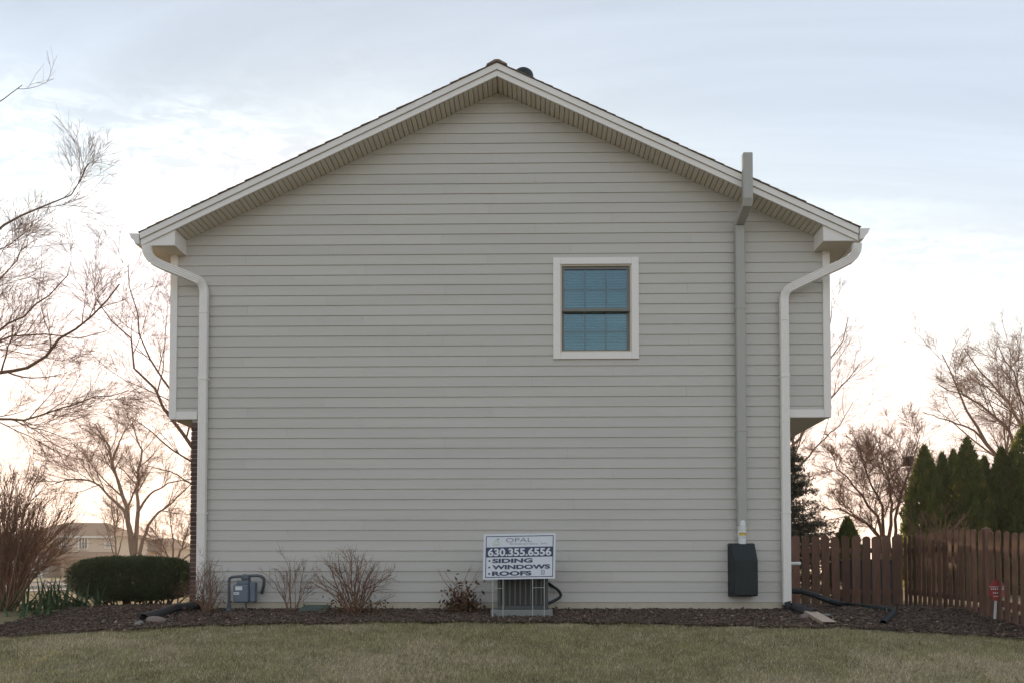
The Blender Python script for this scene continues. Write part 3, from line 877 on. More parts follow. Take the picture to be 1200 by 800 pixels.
fence('brown picket fence run between the house corner and the fence corner', (XR0 + 0.02, FB), (FCX - 0.06, FB), (0.99,), 15, zf_)
pnx = at(1157, 700, -0.6)[0]
fence('brown picket fence run coming forward from the corner, with the red sign before it', (FCX, FB - 0.06), (pnx, -0.6), (0.985,), 15, zf_, pms=pm2)
fence('brown picket fence run beyond the capped post, continuing to the lawn', (pnx + 0.005, -0.68), (pnx - 0.15, -3.1), (0.98,), 13, zf_, pms=pm2)

# dark bin behind the fence
bq = at(1024, 690, 3.2); zb0 = zg(3.2)
t = thing('storage_bin', 'black storage bin standing behind the picket fence', 'bin', (bq[0], 3.5, zb0))
MB().hexa([(bq[0] - .44, 3.22, zb0), (bq[0] + .44, 3.22, zb0), (bq[0] + .44, 3.8, zb0), (bq[0] - .44, 3.8, zb0), (bq[0] - .47, 3.2, zb0 + .78), (bq[0] + .47, 3.2, zb0 + .78), (bq[0] + .47, 3.82, zb0 + .78), (bq[0] - .47, 3.82, zb0 + .78)]).build('body', 'black_plastic', t, bevel=0.02)
MB().box(bq[0] - .5, bq[0] + .5, 3.17, 3.85, zb0 + .782, zb0 + .84).build('lid', 'black_plastic', t, bevel=0.015)

# ------------------------------------------------------------------ advertising sign on wire legs
SY = -0.86
tl, tr_, bl_, br_ = at(567, 625.4, SY), at(651.2, 624.0, SY), at(565.8, 678.6, SY), at(650.4, 677.2, SY)
W_, H_ = 84.0, 53.4
def sp(u, v, dy=0.0):
    """u, v in photo pixels on the board, from its top left"""
    a, b = u / W_, v / H_
    p = (tl * (1 - a) + tr_ * a) * (1 - b) + (bl_ * (1 - a) + br_ * a) * b
    return (p[0], p[1] + dy, p[2])
g0 = gp(584, 723)
sign = thing('yard_sign', 'white yard sign with navy lettering standing on wire legs before the air conditioner', 'sign', (at(608, 700, SY)[0], SY, zg(SY)))
def quad_panel(u0, v0, u1, v1, d0, d1, name, material, parent=sign):
    c_ = [(u0, v1), (u1, v1), (u1, v0), (u0, v0)]
    MB().hexa([sp(*c_[0], d0), sp(*c_[1], d0), sp(*c_[1], d1), sp(*c_[0], d1), sp(*c_[3], d0), sp(*c_[2], d0), sp(*c_[2], d1), sp(*c_[3], d1)]).build(name, material, parent)
quad_panel(0, 0, W_, H_, 0, 0.01, 'board', 'sign_white')
for a in ((2.6, 2.4, 81.6, 3.3), (2.6, 50.4, 81.6, 51.3), (2.6, 3.31, 3.5, 50.39), (80.7, 3.31, 81.6, 50.39)): quad_panel(*a, -0.0012, -0.0002, 'border', 'navy')
quad_panel(3.51, 15.6, 80.69, 27.4, -0.0012, -0.0002, 'phone_band', 'navy')
def stext(body, u0, v0, u1, v1, material, bold=0.0, d=-0.0026):
    text_part(body, u0, u1, -v1, -v0, lambda x, z: Vector(sp(x, -z, d)), material, sign, bold)
stext('OPAL', 26.0, 5.0, 56.5, 9.9, 'sign_grey', -0.006)
stext('Enterprises, Inc.', 31.5, 10.6, 76.0, 13.6, 'sign_grey', -0.012)
stext('630.355.6556', 5.2, 16.9, 79.2, 26.2, 'sign_white', 0.034)
stext('SIDING', 10.6, 29.0, 57.5, 34.2, 'navy', 0.042)
stext('WINDOWS', 10.6, 36.5, 78.0, 41.7, 'navy', 0.042)
stext('ROOFS', 10.6, 43.9, 56.5, 49.3, 'navy', 0.042)
for v in (31.6, 39.2, 46.7):
    cx = sp(7.2, v, -0.0026)
    MB().add([(cx[0] + 0.0135 * math.cos(a), cx[1], cx[2] + 0.0135 * math.sin(a)) for a in np.linspace(0, 2 * math.pi, 13)[:-1]], [tuple(range(12))]).build('bullet', 'navy', sign)
# small house emblem at bottom right, pale green roof emblem at top left
def spoly(pts, material, name='emblem'):
    MB().add([sp(u, v, -0.0026) for u, v in pts], [tuple(range(len(pts)))]).build(name, material, sign)
for a in ((67.6, 43.4, 71.8, 44.1), (67.6, 44.1, 68.3, 46.6), (71.1, 44.1, 71.8, 46.6), (67.6, 46.6, 71.8, 47.2), (68.9, 45.1, 70.5, 45.7), (67.4, 47.9, 72.0, 48.5)): quad_panel(*a, -0.0012, -0.0002, 'emblem', 'sign_grey')
spoly([(10.5, 11.0), (15.0, 5.6), (19.5, 11.0), (17.6, 11.0), (15.0, 8.0), (12.4, 11.0)], 'pale_green')
spoly([(11.2, 13.6), (11.2, 11.8), (18.8, 11.8), (18.8, 13.6)], 'pale_green')
spoly([(15.6, 6.2), (17.0, 5.2), (18.4, 6.4), (17.0, 7.0)], 'sign_grey')
# H-shaped wire stakes
for us, ub in (((11.5, 23.5), 66.0), ((58.0, 71.5), 66.0)):
    mb = MB()
    for u in us:
        a = sp(u, 30, 0.014); b_ = sp(u, H_, 0.014); zz = zg(SY)
        mb.tube([a, b_, (b_[0], b_[1], zz - 0.08)], 0.0042, 6)
    a, b_ = sp(us[0], H_ + 10.5, 0.014), sp(us[1], H_ + 10.5, 0.014); mb.tube([a, b_], 0.0036, 6)
    mb.build('wire_stake', 'steel', sign)

# ------------------------------------------------------------------ air conditioner on its pad
ax0, ax1 = at(583, 700, -0.62)[0], at(642.5, 700, -0.62)[0]; ay0, ay1 = -0.62, -0.06
zp = at(610, 714, -0.7)[2]
pad = tag(MB().box(ax0 - 0.09, ax1 + 0.06, -0.70, -0.02, zp - 0.2, zp).build('concrete_pad', 'pad', None, bevel=0.01), 'thin grey concrete pad under the air conditioner', 'pad')
ac = thing('air_conditioner', 'louvred air conditioner half hidden behind the yard sign', 'air conditioner', ((ax0 + ax1) / 2, -0.35, zp))
hA = 0.74
MB().box(ax0, ax1, ay0, ay1, zp, zp + 0.055).build('base_pan', 'ac_paint', ac, bevel=0.01)
MB().box(ax0 + 0.03, ax1 - 0.03, ay0 + 0.03, ay1 - 0.03, zp + 0.056, zp + hA - 0.05).build('coil', 'ac_dark', ac)
for x_ in (ax0, ax1 - 0.045):
    for y_ in (ay0, ay1 - 0.045): MB().box(x_, x_ + 0.045, y_, y_ + 0.045, zp + 0.056, zp + hA - 0.05).build('corner_post', 'ac_paint', ac, bevel=0.006)
nl = 8
for q in range(nl):
    x_ = ax0 + 0.06 + (ax1 - ax0 - 0.12) * (q + 0.5) / nl
    MB().hexa([(x_ - 0.010, ay0 + 0.004, zp + .06), (x_ + 0.010, ay0 + 0.006, zp + .06), (x_ + 0.010, ay0 + 0.026, zp + .06), (x_ - 0.010, ay0 + 0.026, zp + .06), (x_ - 0.010, ay0 + 0.004, zp + hA - .055), (x_ + 0.010, ay0 + 0.006, zp + hA - .055), (x_ + 0.010, ay0 + 0.026, zp + hA - .055), (x_ - 0.010, ay0 + 0.026, zp + hA - .055)]).build('louvre', 'steel_dark', ac)
for q in range(8):
    y_ = ay0 + 0.06 + (ay1 - ay0 - 0.12) * (q + 0.5) / 8
    for x_ in (ax0 + 0.006, ax1 - 0.018): MB().box(x_, x_ + 0.01, y_ - 0.02, y_ + 0.02, zp + .06, zp + hA - .055).build('louvre', 'ac_paint', ac)
MB().box(ax0 - 0.005, ax1 + 0.005, ay0 - 0.005, ay1 + 0.005, zp + hA - 0.05, zp + hA).build('top_cover', 'ac_paint', ac, bevel=0.012)
xc = (ax0 + ax1) / 2; yc = (ay0 + ay1) / 2
mb = MB()
for r in (0.08, 0.13, 0.18, 0.23): mb.tube([(xc + r * math.cos(a), yc + r * math.sin(a), zp + hA + 0.012) for a in np.linspace(0, 2 * math.pi, 25)], 0.004, 5, cap=False)
mb.build('fan_guard', 'steel', ac)
# refrigerant line looping back to the wall
lp = [at(641, 707, -0.3), at(650, 703, -0.24), at(657, 698, -0.18), at(655, 692, -0.12), at(648, 686.5, -0.05), at(643, 683, 0.0)]
MB().tube(resample(lp, 16), 0.022, 8).build('refrigerant_line', 'black_plastic', ac, smooth=True)

# ------------------------------------------------------------------ gas meter
GY = -0.22
gm = thing('gas_meter', 'blue-grey gas meter with bent pipes against the siding', 'gas meter', (at(282, 700, GY)[0], GY, zg(GY)))
q0 = at(273, 707.5, GY - 0.08); q1 = at(291, 707.5, GY - 0.08); z0_, z1_ = at(282, 707.5, GY - .08)[2], at(282, 684, GY - .08)[2]
mb = MB().box(q0[0], q1[0], GY - 0.10, GY + 0.02, z0_ + 0.02, z1_)
mb.build('body', 'meter', gm, bevel=0.028)
MB().box(q1[0] + 0.002, q1[0] + 0.085, GY - 0.06, GY + 0.06, z0_ + 0.03, z1_ + 0.03).build('side_case', 'meter', gm, bevel=0.018)
MB().box(q0[0] + 0.05, q1[0] - 0.005, GY - 0.08, GY, z1_ + 0.001, z1_ + 0.055).build('index_box', 'meter', gm, bevel=0.008)
xa = q0[0] + 0.035
def flat(name, x0, x1, z0, z1, y, material, parent): MB().box(x0, x1, y, y + 0.0015, z0, z1).build(name, material, parent)
flat('index_plate', xa + 0.005, xa + 0.105, z1_ - 0.085, z1_ - 0.03, GY - 0.1025, 'label_white', gm)
flat('label', xa - 0.02, xa + 0.06, z1_ - 0.15, z1_ - 0.113, GY - 0.1025, 'label_white', gm)
flat('label_print', xa - 0.005, xa + 0.045, z1_ - 0.137, z1_ - 0.127, GY - 0.104, 'sign_grey', gm)
riser = [at(268.5, 716, GY), at(268.5, 700, GY), at(268.5, 682, GY), at(269, 677.5, GY), at(272, 675.5, GY), at(280, 674.8, GY), at(288, 674.5, GY)]
MB().tube(resample(riser, 22), 0.021, 10).build('riser_pipe', 'pipe_grey', gm, smooth=True)
outp = [at(288, 674.5, GY), at(296, 674, GY), at(303, 674, GY + .02), at(308, 676, GY + .05), at(309.5, 681, GY + .08), at(308.5, 688, GY + .12), at(307, 694, GY + .2)]
MB().tube(resample(outp, 22), 0.023, 10).build('outlet_pipe', 'pipe_grey', gm, smooth=True)
for px_1 in (284.5, 292.5):
    a = at(px_1, 674.5, GY); MB().tube([a, (a[0], a[1], z1_ + 0.0)], 0.018, 8).build('swivel', 'pipe_grey', gm)
a = at(288.5, 676, GY); MB().lathe((a[0], GY - 0.07, a[2] - 0.005), [(0.02, 0), (0.055, 0.015), (0.055, 0.045), (0.03, 0.07)], 16, 'y').build('regulator', 'pipe_grey', gm)
a = at(268.5, 712, GY); MB().lathe((a[0], GY, zg(GY) - 0.01), [(0.05, 0), (0.05, 0.07), (0.03, 0.09), (0.03, 0.13)], 12).build('riser_collar', 'pipe_grey', gm)
a = at(288.5, 712, GY); MB().tube([(a[0], GY, zg(GY) - .02), (a[0], GY, z0_ + 0.04)], 0.016, 8).build('support_post', 'pipe_grey', gm)

# low green block by the foundation
a = at(370, 711, -0.12); zz = zg(-0.15)
t = thing('splash_block', 'low green plastic splash block lying against the foundation between two bare shrubs', 'splash block', (a[0], -0.15, zz))
MB().hexa([(a[0] - .21, -0.26, zz), (a[0] + .21, -0.26, zz), (a[0] + .2, -0.02, zz), (a[0] - .2, -0.02, zz), (a[0] - .2, -0.25, zz + .06), (a[0] + .2, -0.25, zz + .06), (a[0] + .19, -0.02, zz + .11), (a[0] - .19, -0.02, zz + .11)]).build('tray', 'green_block', t, bevel=0.01)
MB().box(a[0] - .2, a[0] + .2, -0.285, -0.262, zz - 0.01, zz + .075).build('rim', 'green_block', t, bevel=0.006)

# ------------------------------------------------------------------ drain pipes, stones, hose
def corrugated(path, r, pitch, n=14, amp=0.07):
    L = sum(np.linalg.norm(np.array(b) - np.array(a)) for a, b in zip(path[:-1], path[1:]))
    S = max(30, int(L / pitch * 4)); P = resample(path, S)
    rr = r * (1 + amp * np.sign(np.sin(np.arange(S) * math.pi / 2 + 0.4)))
    return MB().tube(P, rr, n, cap=False)
def gz_(p, h): return np.array([p[0], p[1], zg(p[1]) + h])
# left pipe
p_end = gp(168, 731)
lp = [np.array([XDL - 0.0, YD, 0.12]), np.array([XDL - 0.06, YD - 0.02, 0.055]), gz_(at(205, 716, -0.25), 0.075), gz_(gp(190, 724), 0.075), gz_(p_end, 0.07)]
o = corrugated(lp, 0.062, 0.02).build('drain_pipe', 'drain_pipe', None, smooth=True); tag(o, 'dark corrugated drain pipe running out by the clipped hedge', 'pipe')
t_ = thing('rock', None, None)
bpy.data.objects.remove(t_)
def rock(name, label, c_, s, material, seed, group=None):
    rg = np.random.default_rng(seed); import bmesh
    bm = bmesh.new(); bmesh.ops.create_icosphere(bm, subdivisions=3, radius=1)
    ph = rg.random((6, 3)) * 6.28; fr = rg.normal(size=(6, 3)) * 1.8
    for v in bm.verts:
        co = np.array(v.co); d = 1 + 0.09 * sum(math.sin(float(co @ fr[q]) + ph[q, 0]) for q in range(6)) * 0.8
        v.co = Vector((co[0] * d * s[0], co[1] * d * s[1], co[2] * d * s[2])) + Vector([float(x_) for x_ in c_])
    for f in bm.faces: f.smooth = True
    me = bpy.data.meshes.new(name); bm.to_mesh(me); bm.free()
    return tag(link(name, me, material), label, 'rock', group)
a = gp(184, 731); rock('rock', 'reddish rock beside the open end of the left drain pipe', (a[0], a[1], a[2] + 0.04), (0.13, 0.10, 0.075), 'rock', 4)
a = gp(163, 735); rock('rock', 'small grey stone in front of the left drain pipe mouth', (a[0], a[1], a[2] + 0.03), (0.06, 0.06, 0.07), 'pale_rock', 5)
# right side
a1 = gp(938, 722); a2 = gp(952, 728)
lp = [np.array([XDR, YD, 0.10]), np.array([XDR + 0.02, YD - 0.02, 0.03]), gz_(gp(930, 717), 0.075), gz_(gp(945, 722.5), 0.07), gz_(gp(955, 725), 0.06)]
o = corrugated(lp, 0.066, 0.02).build('drain_pipe', 'drain_pipe', None, smooth=True); tag(o, 'dark corrugated drain pipe under the downspout beside the picket fence', 'pipe')
# flat open-ended downspout length lying in front of it
p0 = gp(951, 725) + np.array([0, 0.05, 0.075]); p1 = gp(972, 735.5) + np.array([0, 0, 0.045])
dv = unit(p1 - p0); sv = unit(np.cross(dv, [0, 0, 1.0])); uv = np.cross(sv, dv)
t = thing('downspout_extension', 'tan flat downspout extension with an open end lying on the mulch', 'downspout', p1 - np.array([0, 0, 0.05]))
hw, hh_ = 0.085, 0.038
mb = MB()
for a, b, e, f in ((-hw, hw, hh_ - .004, hh_), (-hw, hw, -hh_, -hh_ + .004), (-hw, -hw + .004, -hh_ + .004, hh_ - .004), (hw - .004, hw, -hh_ + .004, hh_ - .004)):
    mb.hexa([p0 + sv * a + uv * e, p0 + sv * b + uv * e, p1 + sv * b + uv * e, p1 + sv * a + uv * e, p0 + sv * a + uv * f, p0 + sv * b + uv * f, p1 + sv * b + uv * f, p1 + sv * a + uv * f])
mb.build('tube', 'tan_metal', t)
MB().hexa([p0 + dv * 0.3 + sv * a + uv * b for a, b in ((-hw + .005, -hh_ + .005), (hw - .005, -hh_ + .005))] + [p0 + dv * 0.34 + sv * a + uv * b for a, b in ((hw - .005, -hh_ + .005), (-hw + .005, -hh_ + .005))] + [p0 + dv * 0.3 + sv * a + uv * b for a, b in ((-hw + .005, hh_ - .005), (hw - .005, hh_ - .005))] + [p0 + dv * 0.34 + sv * a + uv * b for a, b in ((hw - .005, hh_ - .005), (-hw + .005, hh_ - .005))]).build('dark_plug', 'mulch_soil', t)  # dark plug set inside the tube, standing for the dark of its opening
a = gp(943.5, 728); rock('rock', 'rounded pinkish rock beside the tan downspout extension', (a[0], a[1], a[2] + 0.04), (0.085, 0.07, 0.07), 'rock', 6)
a = gp(972, 726); rock('rock', 'flat pale stone behind the tan downspout extension', (a[0], a[1] + 0.1, a[2] + 0.03), (0.11, 0.09, 0.045), 'pale_rock', 7)
# sump hose
hp = [np.array([XR0 - 0.03, 0.22, at(924, 692, 0.22)[2]]), at(938, 692.5, 0.2), at(955, 697, 0.15), at(975, 704.5, 0.1), gz_(gp(990, 711.5), 0.06), gz_(gp(1010, 714), 0.05), gz_(gp(1030, 717), 0.05), gz_(gp(1044, 720), 0.05), gz_(gp(1047, 724), 0.05), gz_(gp(1041, 729), 0.05), gz_(gp(1035, 735), 0.05)]
o = corrugated(hp, 0.040, 0.018).build('drain_hose', 'black_plastic', None, smooth=True); tag(o, 'thin black hose snaking from the house corner past the picket fence', 'hose')
# white stub pipe
a = at(938, 660, 0.35)
o = MB().tube([(XR0 - 0.03, 0.35, a[2]), (a[0], 0.35, a[2] + 0.004)], 0.026, 12).build('stub_pipe', 'white_plastic', house)

# red warning sign on a stake
RY_ = -0.95
c0 = at(1168.5, 691, RY_); gz0 = zg(RY_)
t = thing('security_sign', 'red octagonal security sign on a white stake before the picket fence', 'sign', (c0[0] - .03, RY_, gz0))
oct_ = [(c0[0] + 0.115 * math.cos(a), c0[2] + 0.15 * math.sin(a)) for a in np.linspace(R(22.5), R(382.5), 9)[:-1]]
tilt = 0.07
mb = MB().prism(oct_, RY_ - 0.004, RY_ + 0.004)
o = mb.build('plate', 'red_sign', t)
def bar(z_, w_, h_, nm='print_line', dx=0): MB().box(c0[0] - w_ / 2 + dx, c0[0] + w_ / 2 + dx, RY_ - 0.0055, RY_ - 0.0045, c0[2] + z_, c0[2] + z_ + h_).build(nm, 'label_white', t)
bar(0.042, 0.21, 0.008)
for q in range(7): bar(0.006, 0.014, 0.022, 'letter', -0.075 + q * 0.025)
for q in range(5): bar(-0.045, 0.014, 0.020, 'letter', -0.05 + q * 0.025)
for q in range(5): bar(-0.088, 0.012, 0.014, 'letter', -0.044 + q * 0.022)
MB().hexa([(c0[0] - .055, RY_ + .006, gz0 - .1), (c0[0] - .025, RY_ + .006, gz0 - .1), (c0[0] - .025, RY_ + .018, gz0 - .1), (c0[0] - .055, RY_ + .018, gz0 - .1), (c0[0] - .014, RY_ + .006, c0[2] + .05), (c0[0] + .014, RY_ + .006, c0[2] + .05), (c0[0] + .014, RY_ + .018, c0[2] + .05), (c0[0] - .014, RY_ + .018, c0[2] + .05)]).build('stake', 'label_white', t)
# ------------------------------------------------------------------ bare shrubs in the bed
def shrub(name, label, base, top_pts, seed, r0=0.012, spec=None, dead=0, group='bare shrubs along the wall', leafmat='dead_leaf', dead_h=0.35, spread=0.28, leaf=1.0):
    """stems rise from one crown to the given tips"""
    rng = np.random.default_rng(seed); base = np.array(base, float)
    root = thing(name, label, 'shrub', base, group)
    P = []
    for tp in top_pts:
        tp = np.array(tp, float); b0 = base + np.array([rng.normal() * 0.04, rng.normal() * 0.035, -0.02])
        mid = b0 + (tp - b0) * 0.45 + np.array([0, 0, 0.10 * np.linalg.norm(tp - b0)]) + rng.normal(size=3) * 0.03
        P.append(resample([b0, b0 + (mid - b0) * 0.5 + rng.normal(size=3) * 0.012, mid, mid + (tp - mid) * .5 + rng.normal(size=3) * 0.025, tp], 10))
    P = np.stack(P); Rr = np.stack([np.linspace(r0 * rng.uniform(.6, 1.1), r0 * 0.3, 10) for _ in P])
    parts = [tubes(P, Rr, 5)]; cp, cr = P, Rr
    for s in (spec or [dict(n=5, lens=0.42, ang=R(32), S=6, up=0.06, jit=0.16, rmin=0.003, tmin=0.3, rfrac=.75), dict(n=3, lens=0.36, ang=R(38), S=4, up=0.05, jit=0.2, rmin=0.0024, tmin=0.25)]):
        s = dict(s); n = s.pop('n'); cp, cr = children_of(cp, cr, n, rng, **s); parts.append(tubes(cp, cr, 3))
    V, F = merge(parts); link('stems', np_mesh('stems', V, F), 'stem', root)
    if dead:
        C = base + np.c_[rng.normal(size=dead) * spread, rng.normal(size=dead) * spread * .6, np.abs(rng.normal(size=dead)) * dead_h]
        C[:, 2] = np.maximum(C[:, 2], zg_v(C[:, 1]) + 0.015)
        U = unit(rng.normal(size=(dead, 3)) + np.array([0, 0, -0.7])); W = unit(np.cross(U, rng.normal(size=(dead, 3))))
        V, F = leaf_cards(C, U, W, rng.uniform(.012, .035, dead)[:, None] * leaf, rng.uniform(.006, .016, dead)[:, None] * leaf)
        link('dead_leaves', np_mesh('dead_leaves', V, F), leafmat, root)
    return root
def tips(pxs, Y, seed, dY=0.22):
    rg = np.random.default_rng(seed); return [at(p[0], p[1], Y + rg.uniform(-dY, dY)) for p in pxs]
def fan_tips(x0, x1, ytop, ymid, n, seed):
    rg = np.random.default_rng(seed); out = []
    for i in range(n):
        f = (i + .5) / n; s = abs(2 * f - 1); out.append((x0 + (x1 - x0) * f, ytop + (ymid - ytop) * s ** 1.6 + rg.uniform(0, 18)))
    return out
b_ = gp(244, 721)
shrub('bare_shrub', 'small bare twiggy shrub between the left downspout and the gas meter', b_, tips(fan_tips(214, 268, 657, 690, 16, 1), b_[1], 1, .18), 1, 0.010, dead=120, dead_h=.12, spread=.2)
b_ = gp(340, 719)
shrub('bare_shrub', 'sparse bare shrub beside the gas meter outlet pipe', b_, tips(fan_tips(313, 366, 648, 676, 9, 2), b_[1], 2, .2), 2, 0.009, dead=60, dead_h=.06, spread=.18)
b_ = gp(415, 723)
shrub('bare_shrub', 'broad bare shrub with rusty leaves at its base, the largest against the siding', b_, tips(fan_tips(360, 466, 640, 682, 22, 3), b_[1], 3, .3), 3, 0.013, dead=620, dead_h=.14, spread=.22)
b_ = gp(541, 720)
shrub('leafy_shrub', 'low shrub with curled brown leaves left of the yard sign', b_, tips([(514, 666), (521, 668), (519, 690), (527, 684), (536, 680), (545, 676), (551, 664), (558, 672), (560, 685), (548, 690), (530, 695), (556, 696)], b_[1], 4, .12), 4, 0.009,
      spec=[dict(n=3, lens=0.28, ang=R(35), S=5, up=0.05, jit=0.16, rmin=0.003, tmin=0.3, rfrac=.7)], dead=620, dead_h=.18, spread=.13, leaf=1.6)

# big vase-shaped shrub at the left edge
b_ = gp(8, 716)
rg = np.random.default_rng(12)
tp = []
for i in range(60):
    a = rg.uniform(-1, 1); tp.append(at(5 + a * 92 + rg.normal() * 6, 552 + 70 * abs(a) ** 1.5 + rg.uniform(0, 60), b_[1] + rg.normal() * .45))
shrub('vase_shrub', 'tall many-stemmed bare shrub growing before the strap-leaved clump', b_, tp, 12, 0.017,
      spec=[dict(n=9, lens=0.55, ang=R(22), S=7, up=0.03, jit=0.09, rmin=0.0048, tmin=0.2, rfrac=.75), dict(n=6, lens=0.42, ang=R(24), S=5, up=0.03, jit=0.12, rmin=0.004, tmin=0.2)], group=None)

# strap-leaved perennials
def strap_clump(label, base, n, hgt, seed, group='strap-leaved clumps in the bed'):
    rng = np.random.default_rng(seed); base = np.array(base, float); Vs, Fs, k = [], [], 0
    for i in range(n):
        az = rng.uniform(0, 2 * math.pi); L = hgt * rng.uniform(.6, 1.25); el = rng.uniform(0.55, 1.45); w_ = rng.uniform(.012, .02)
        d = np.array([math.cos(az) * math.cos(el), math.sin(az) * math.cos(el), math.sin(el)]); p = base + np.array([rng.normal() * .16, rng.normal() * .09, 0]); p[2] = zg(p[1]) - 0.005
        side = unit(np.cross(d, [0, 0, 1.0])); pts = []
        droop = rng.uniform(.05, .32)
        for s in range(7):
            wv = w_ * (1 - (s / 6) ** 2.2) + .001; up_ = np.cross(side, d) * w_ * 0.35
            pts += [p - side * wv, p + up_ * (1 - s / 6.), p + side * wv]
            p = p + d * L / 6; d = unit(d + np.array([0, 0, -droop])); p[2] = max(p[2], zg(p[1]) + .012)
        Vs += pts
        for s in range(6):
            a = k + s * 3; Fs += [(a, a + 1, a + 4, a + 3), (a + 1, a + 2, a + 5, a + 4)]
        k += 21
    root = thing('strap_leaf_plant', label, 'plant', base, group)
    link('leaves', np_mesh('leaves', Vs, Fs, smooth=True), 'strap', root)
for i, (px_1, py_1, n_, h_, lb) in enumerate([(30, 716, 50, .50, 'clump of green strap leaves growing at the foot of the vase-shaped shrub'),
                                        (62, 714, 60, .56, 'tallest clump of green strap leaves, midway between vase-shaped shrub and hedge'),
                                        (95, 713, 50, .46, 'clump of green strap leaves growing against the hedge end'),
                                        (48, 722, 30, .30, 'low flopped clump of green strap leaves by the bed edge')]):
    strap_clump(lb, gp(px_1, py_1), n_, h_, 20 + i)

# clipped yew hedge
hb = gp(147, 711)
HYc = hb[1] + 0.55
hx0, hx1 = at(70, 690, HYc - .3)[0], at(224, 690, HYc - .3)[0]; hz0 = zg(HYc) + 0.10; hz1 = at(150, 651.5, HYc)[2]
rng = np.random.default_rng(31)
hedge = thing('hedge', 'clipped dark green yew hedge beside the brick corner of the house', 'hedge', ((hx0 + hx1) / 2, HYc, zg(HYc)))
nh = 56000
u = rng.uniform(-1, 1, size=(nh, 3)); ax_ = rng.choice(3, nh, p=[.12, .44, .44]); u[np.arange(nh), ax_] = np.sign(rng.normal(size=nh))
pw = u / (np.abs(u) ** 2.7).sum(1, keepdims=True) ** (1 / 2.7)
lump = 1 + 0.08 * np.sin(pw[:, 0] * 9 + 1) * np.cos(pw[:, 1] * 6) + 0.04 * np.sin(pw[:, 0] * 23) + rng.normal(size=nh) * 0.02
dep = 1 - 0.34 * rng.random(nh) ** 2
C = np.c_[(hx0 + hx1) / 2 + pw[:, 0] * (hx1 - hx0) / 2 * dep * (1 + .3 * (lump - 1)), HYc + pw[:, 1] * 0.52 * dep * lump, (hz0 + hz1) / 2 + pw[:, 2] * (hz1 - hz0) / 2 * dep * (1 + .6 * (lump - 1))]
U = unit(pw * 0.8 + rng.normal(size=(nh, 3)) * 0.6 + np.array([0, 0, .25])); W = unit(np.cross(U, rng.normal(size=(nh, 3))))
V, F = leaf_cards(C, U, W, rng.uniform(.018, .042, nh)[:, None], rng.uniform(.004, .009, nh)[:, None])
link('foliage', np_mesh('foliage', V, F), 'yew', hedge)
P = []
for i in range(60):
    bx_ = rng.uniform(hx0 + .35, hx1 - .35); b0 = np.array([bx_, HYc + rng.normal() * .12, zg(HYc) - .02]); t1 = np.array([bx_ + rng.normal() * .3, HYc + rng.uniform(-.42, .42), rng.uniform(hz0 + .25, hz1 - .03)])
    P.append(resample([b0, (b0 + t1) / 2 + rng.normal(size=3) * .05, t1], 8))
P = np.stack(P); Rr = np.tile(np.linspace(.014, .005, 8), (60, 1)); c1, r1 = children_of(P, Rr, 12, rng, 0.4, R(45), 5, rmin=.003)
V, F = merge([tubes(P, Rr, 5), tubes(c1, r1, 3)]); link('stems', np_mesh('stems', V, F), 'bark_grey', hedge)

# ------------------------------------------------------------------ evergreens behind the fence
def arborvitae(label, px_1, py_top, hw_px, Y, seed, group='arborvitae row behind the fence'):
    rng = np.random.default_rng(seed); top = at(px_1, py_top, Y); zb = zg(Y); H = top[2] - zb; Rm = hw_px / (FPX / (Y + D)); b = np.array([top[0], Y, zb])
    root = thing('arborvitae', label, 'tree', b, group)
    n = int(9000 + 2500 * H)
    h = 1 - rng.random(n) ** 0.62 * 1.0; h = np.clip(h, 0.02, 0.999)
    prof = Rm * 1.12 * np.clip(((1 - h) * 2.0) ** 0.72, 0, 1) * np.where(h < .12, 0.8 + 1.67 * h, 1.0)
    th = rng.random(n) * 2 * math.pi
    bump = 1 + .10 * np.sin(th * 4 + h * 15 + seed) + .09 * np.sin(th * 9 - h * 31 + seed * 2) + .06 * np.sin(th * 3 - h * 47) + rng.normal(size=n) * .07
    rr = prof * bump * (1 - .28 * rng.random(n) ** 2)
    out = np.c_[np.cos(th), np.sin(th), np.zeros(n)]
    C = b + out * rr[:, None] + np.c_[np.zeros(n), np.zeros(n), h * H]
    U = unit(out * .45 + np.array([0, 0, 1.0]) + rng.normal(size=(n, 3)) * .35); W = unit(np.cross(U, out + rng.normal(size=(n, 3)) * .7))
    V, F = leaf_cards(C, U, W, rng.uniform(.04, .12, n)[:, None], rng.uniform(.010, .026, n)[:, None])
    link('crown', np_mesh('crown', V, F), 'arbor', root)
    MB().tube([b - np.array([0, 0, .1]), b + np.array([0, 0, H * .5]), b + np.array([0, 0, H * .9])], [.06, .04, .01], 7).build('trunk', 'bark', root)
arb = [(1083, 521, 21, 9.0, 'arborvitae beside the bare multi-stemmed tree, first of the row behind the fence'), (1104, 529, 15, 9.6, 'slim arborvitae tucked between two taller ones near the row start'),
       (1133, 512, 22, 8.8, 'pointed arborvitae standing clear above its neighbours in the row middle'), (1117, 526, 14, 10.2, 'narrow arborvitae set behind the pointed one'),
       (1153, 534, 17, 9.4, 'shorter arborvitae just past the pointed one'), (1173, 523, 20, 9.0, 'arborvitae between the shorter one and the tallest one'),
       (1200, 497, 30, 8.8, 'tallest and widest arborvitae at the far end of the row')]
for i, a in enumerate(arb): arborvitae(a[4], a[0], a[1], a[2], a[3], 50 + i)
arborvitae('small cone-shaped evergreen peeping over the picket fence', 993, 606, 15, 6.0, 61, None)

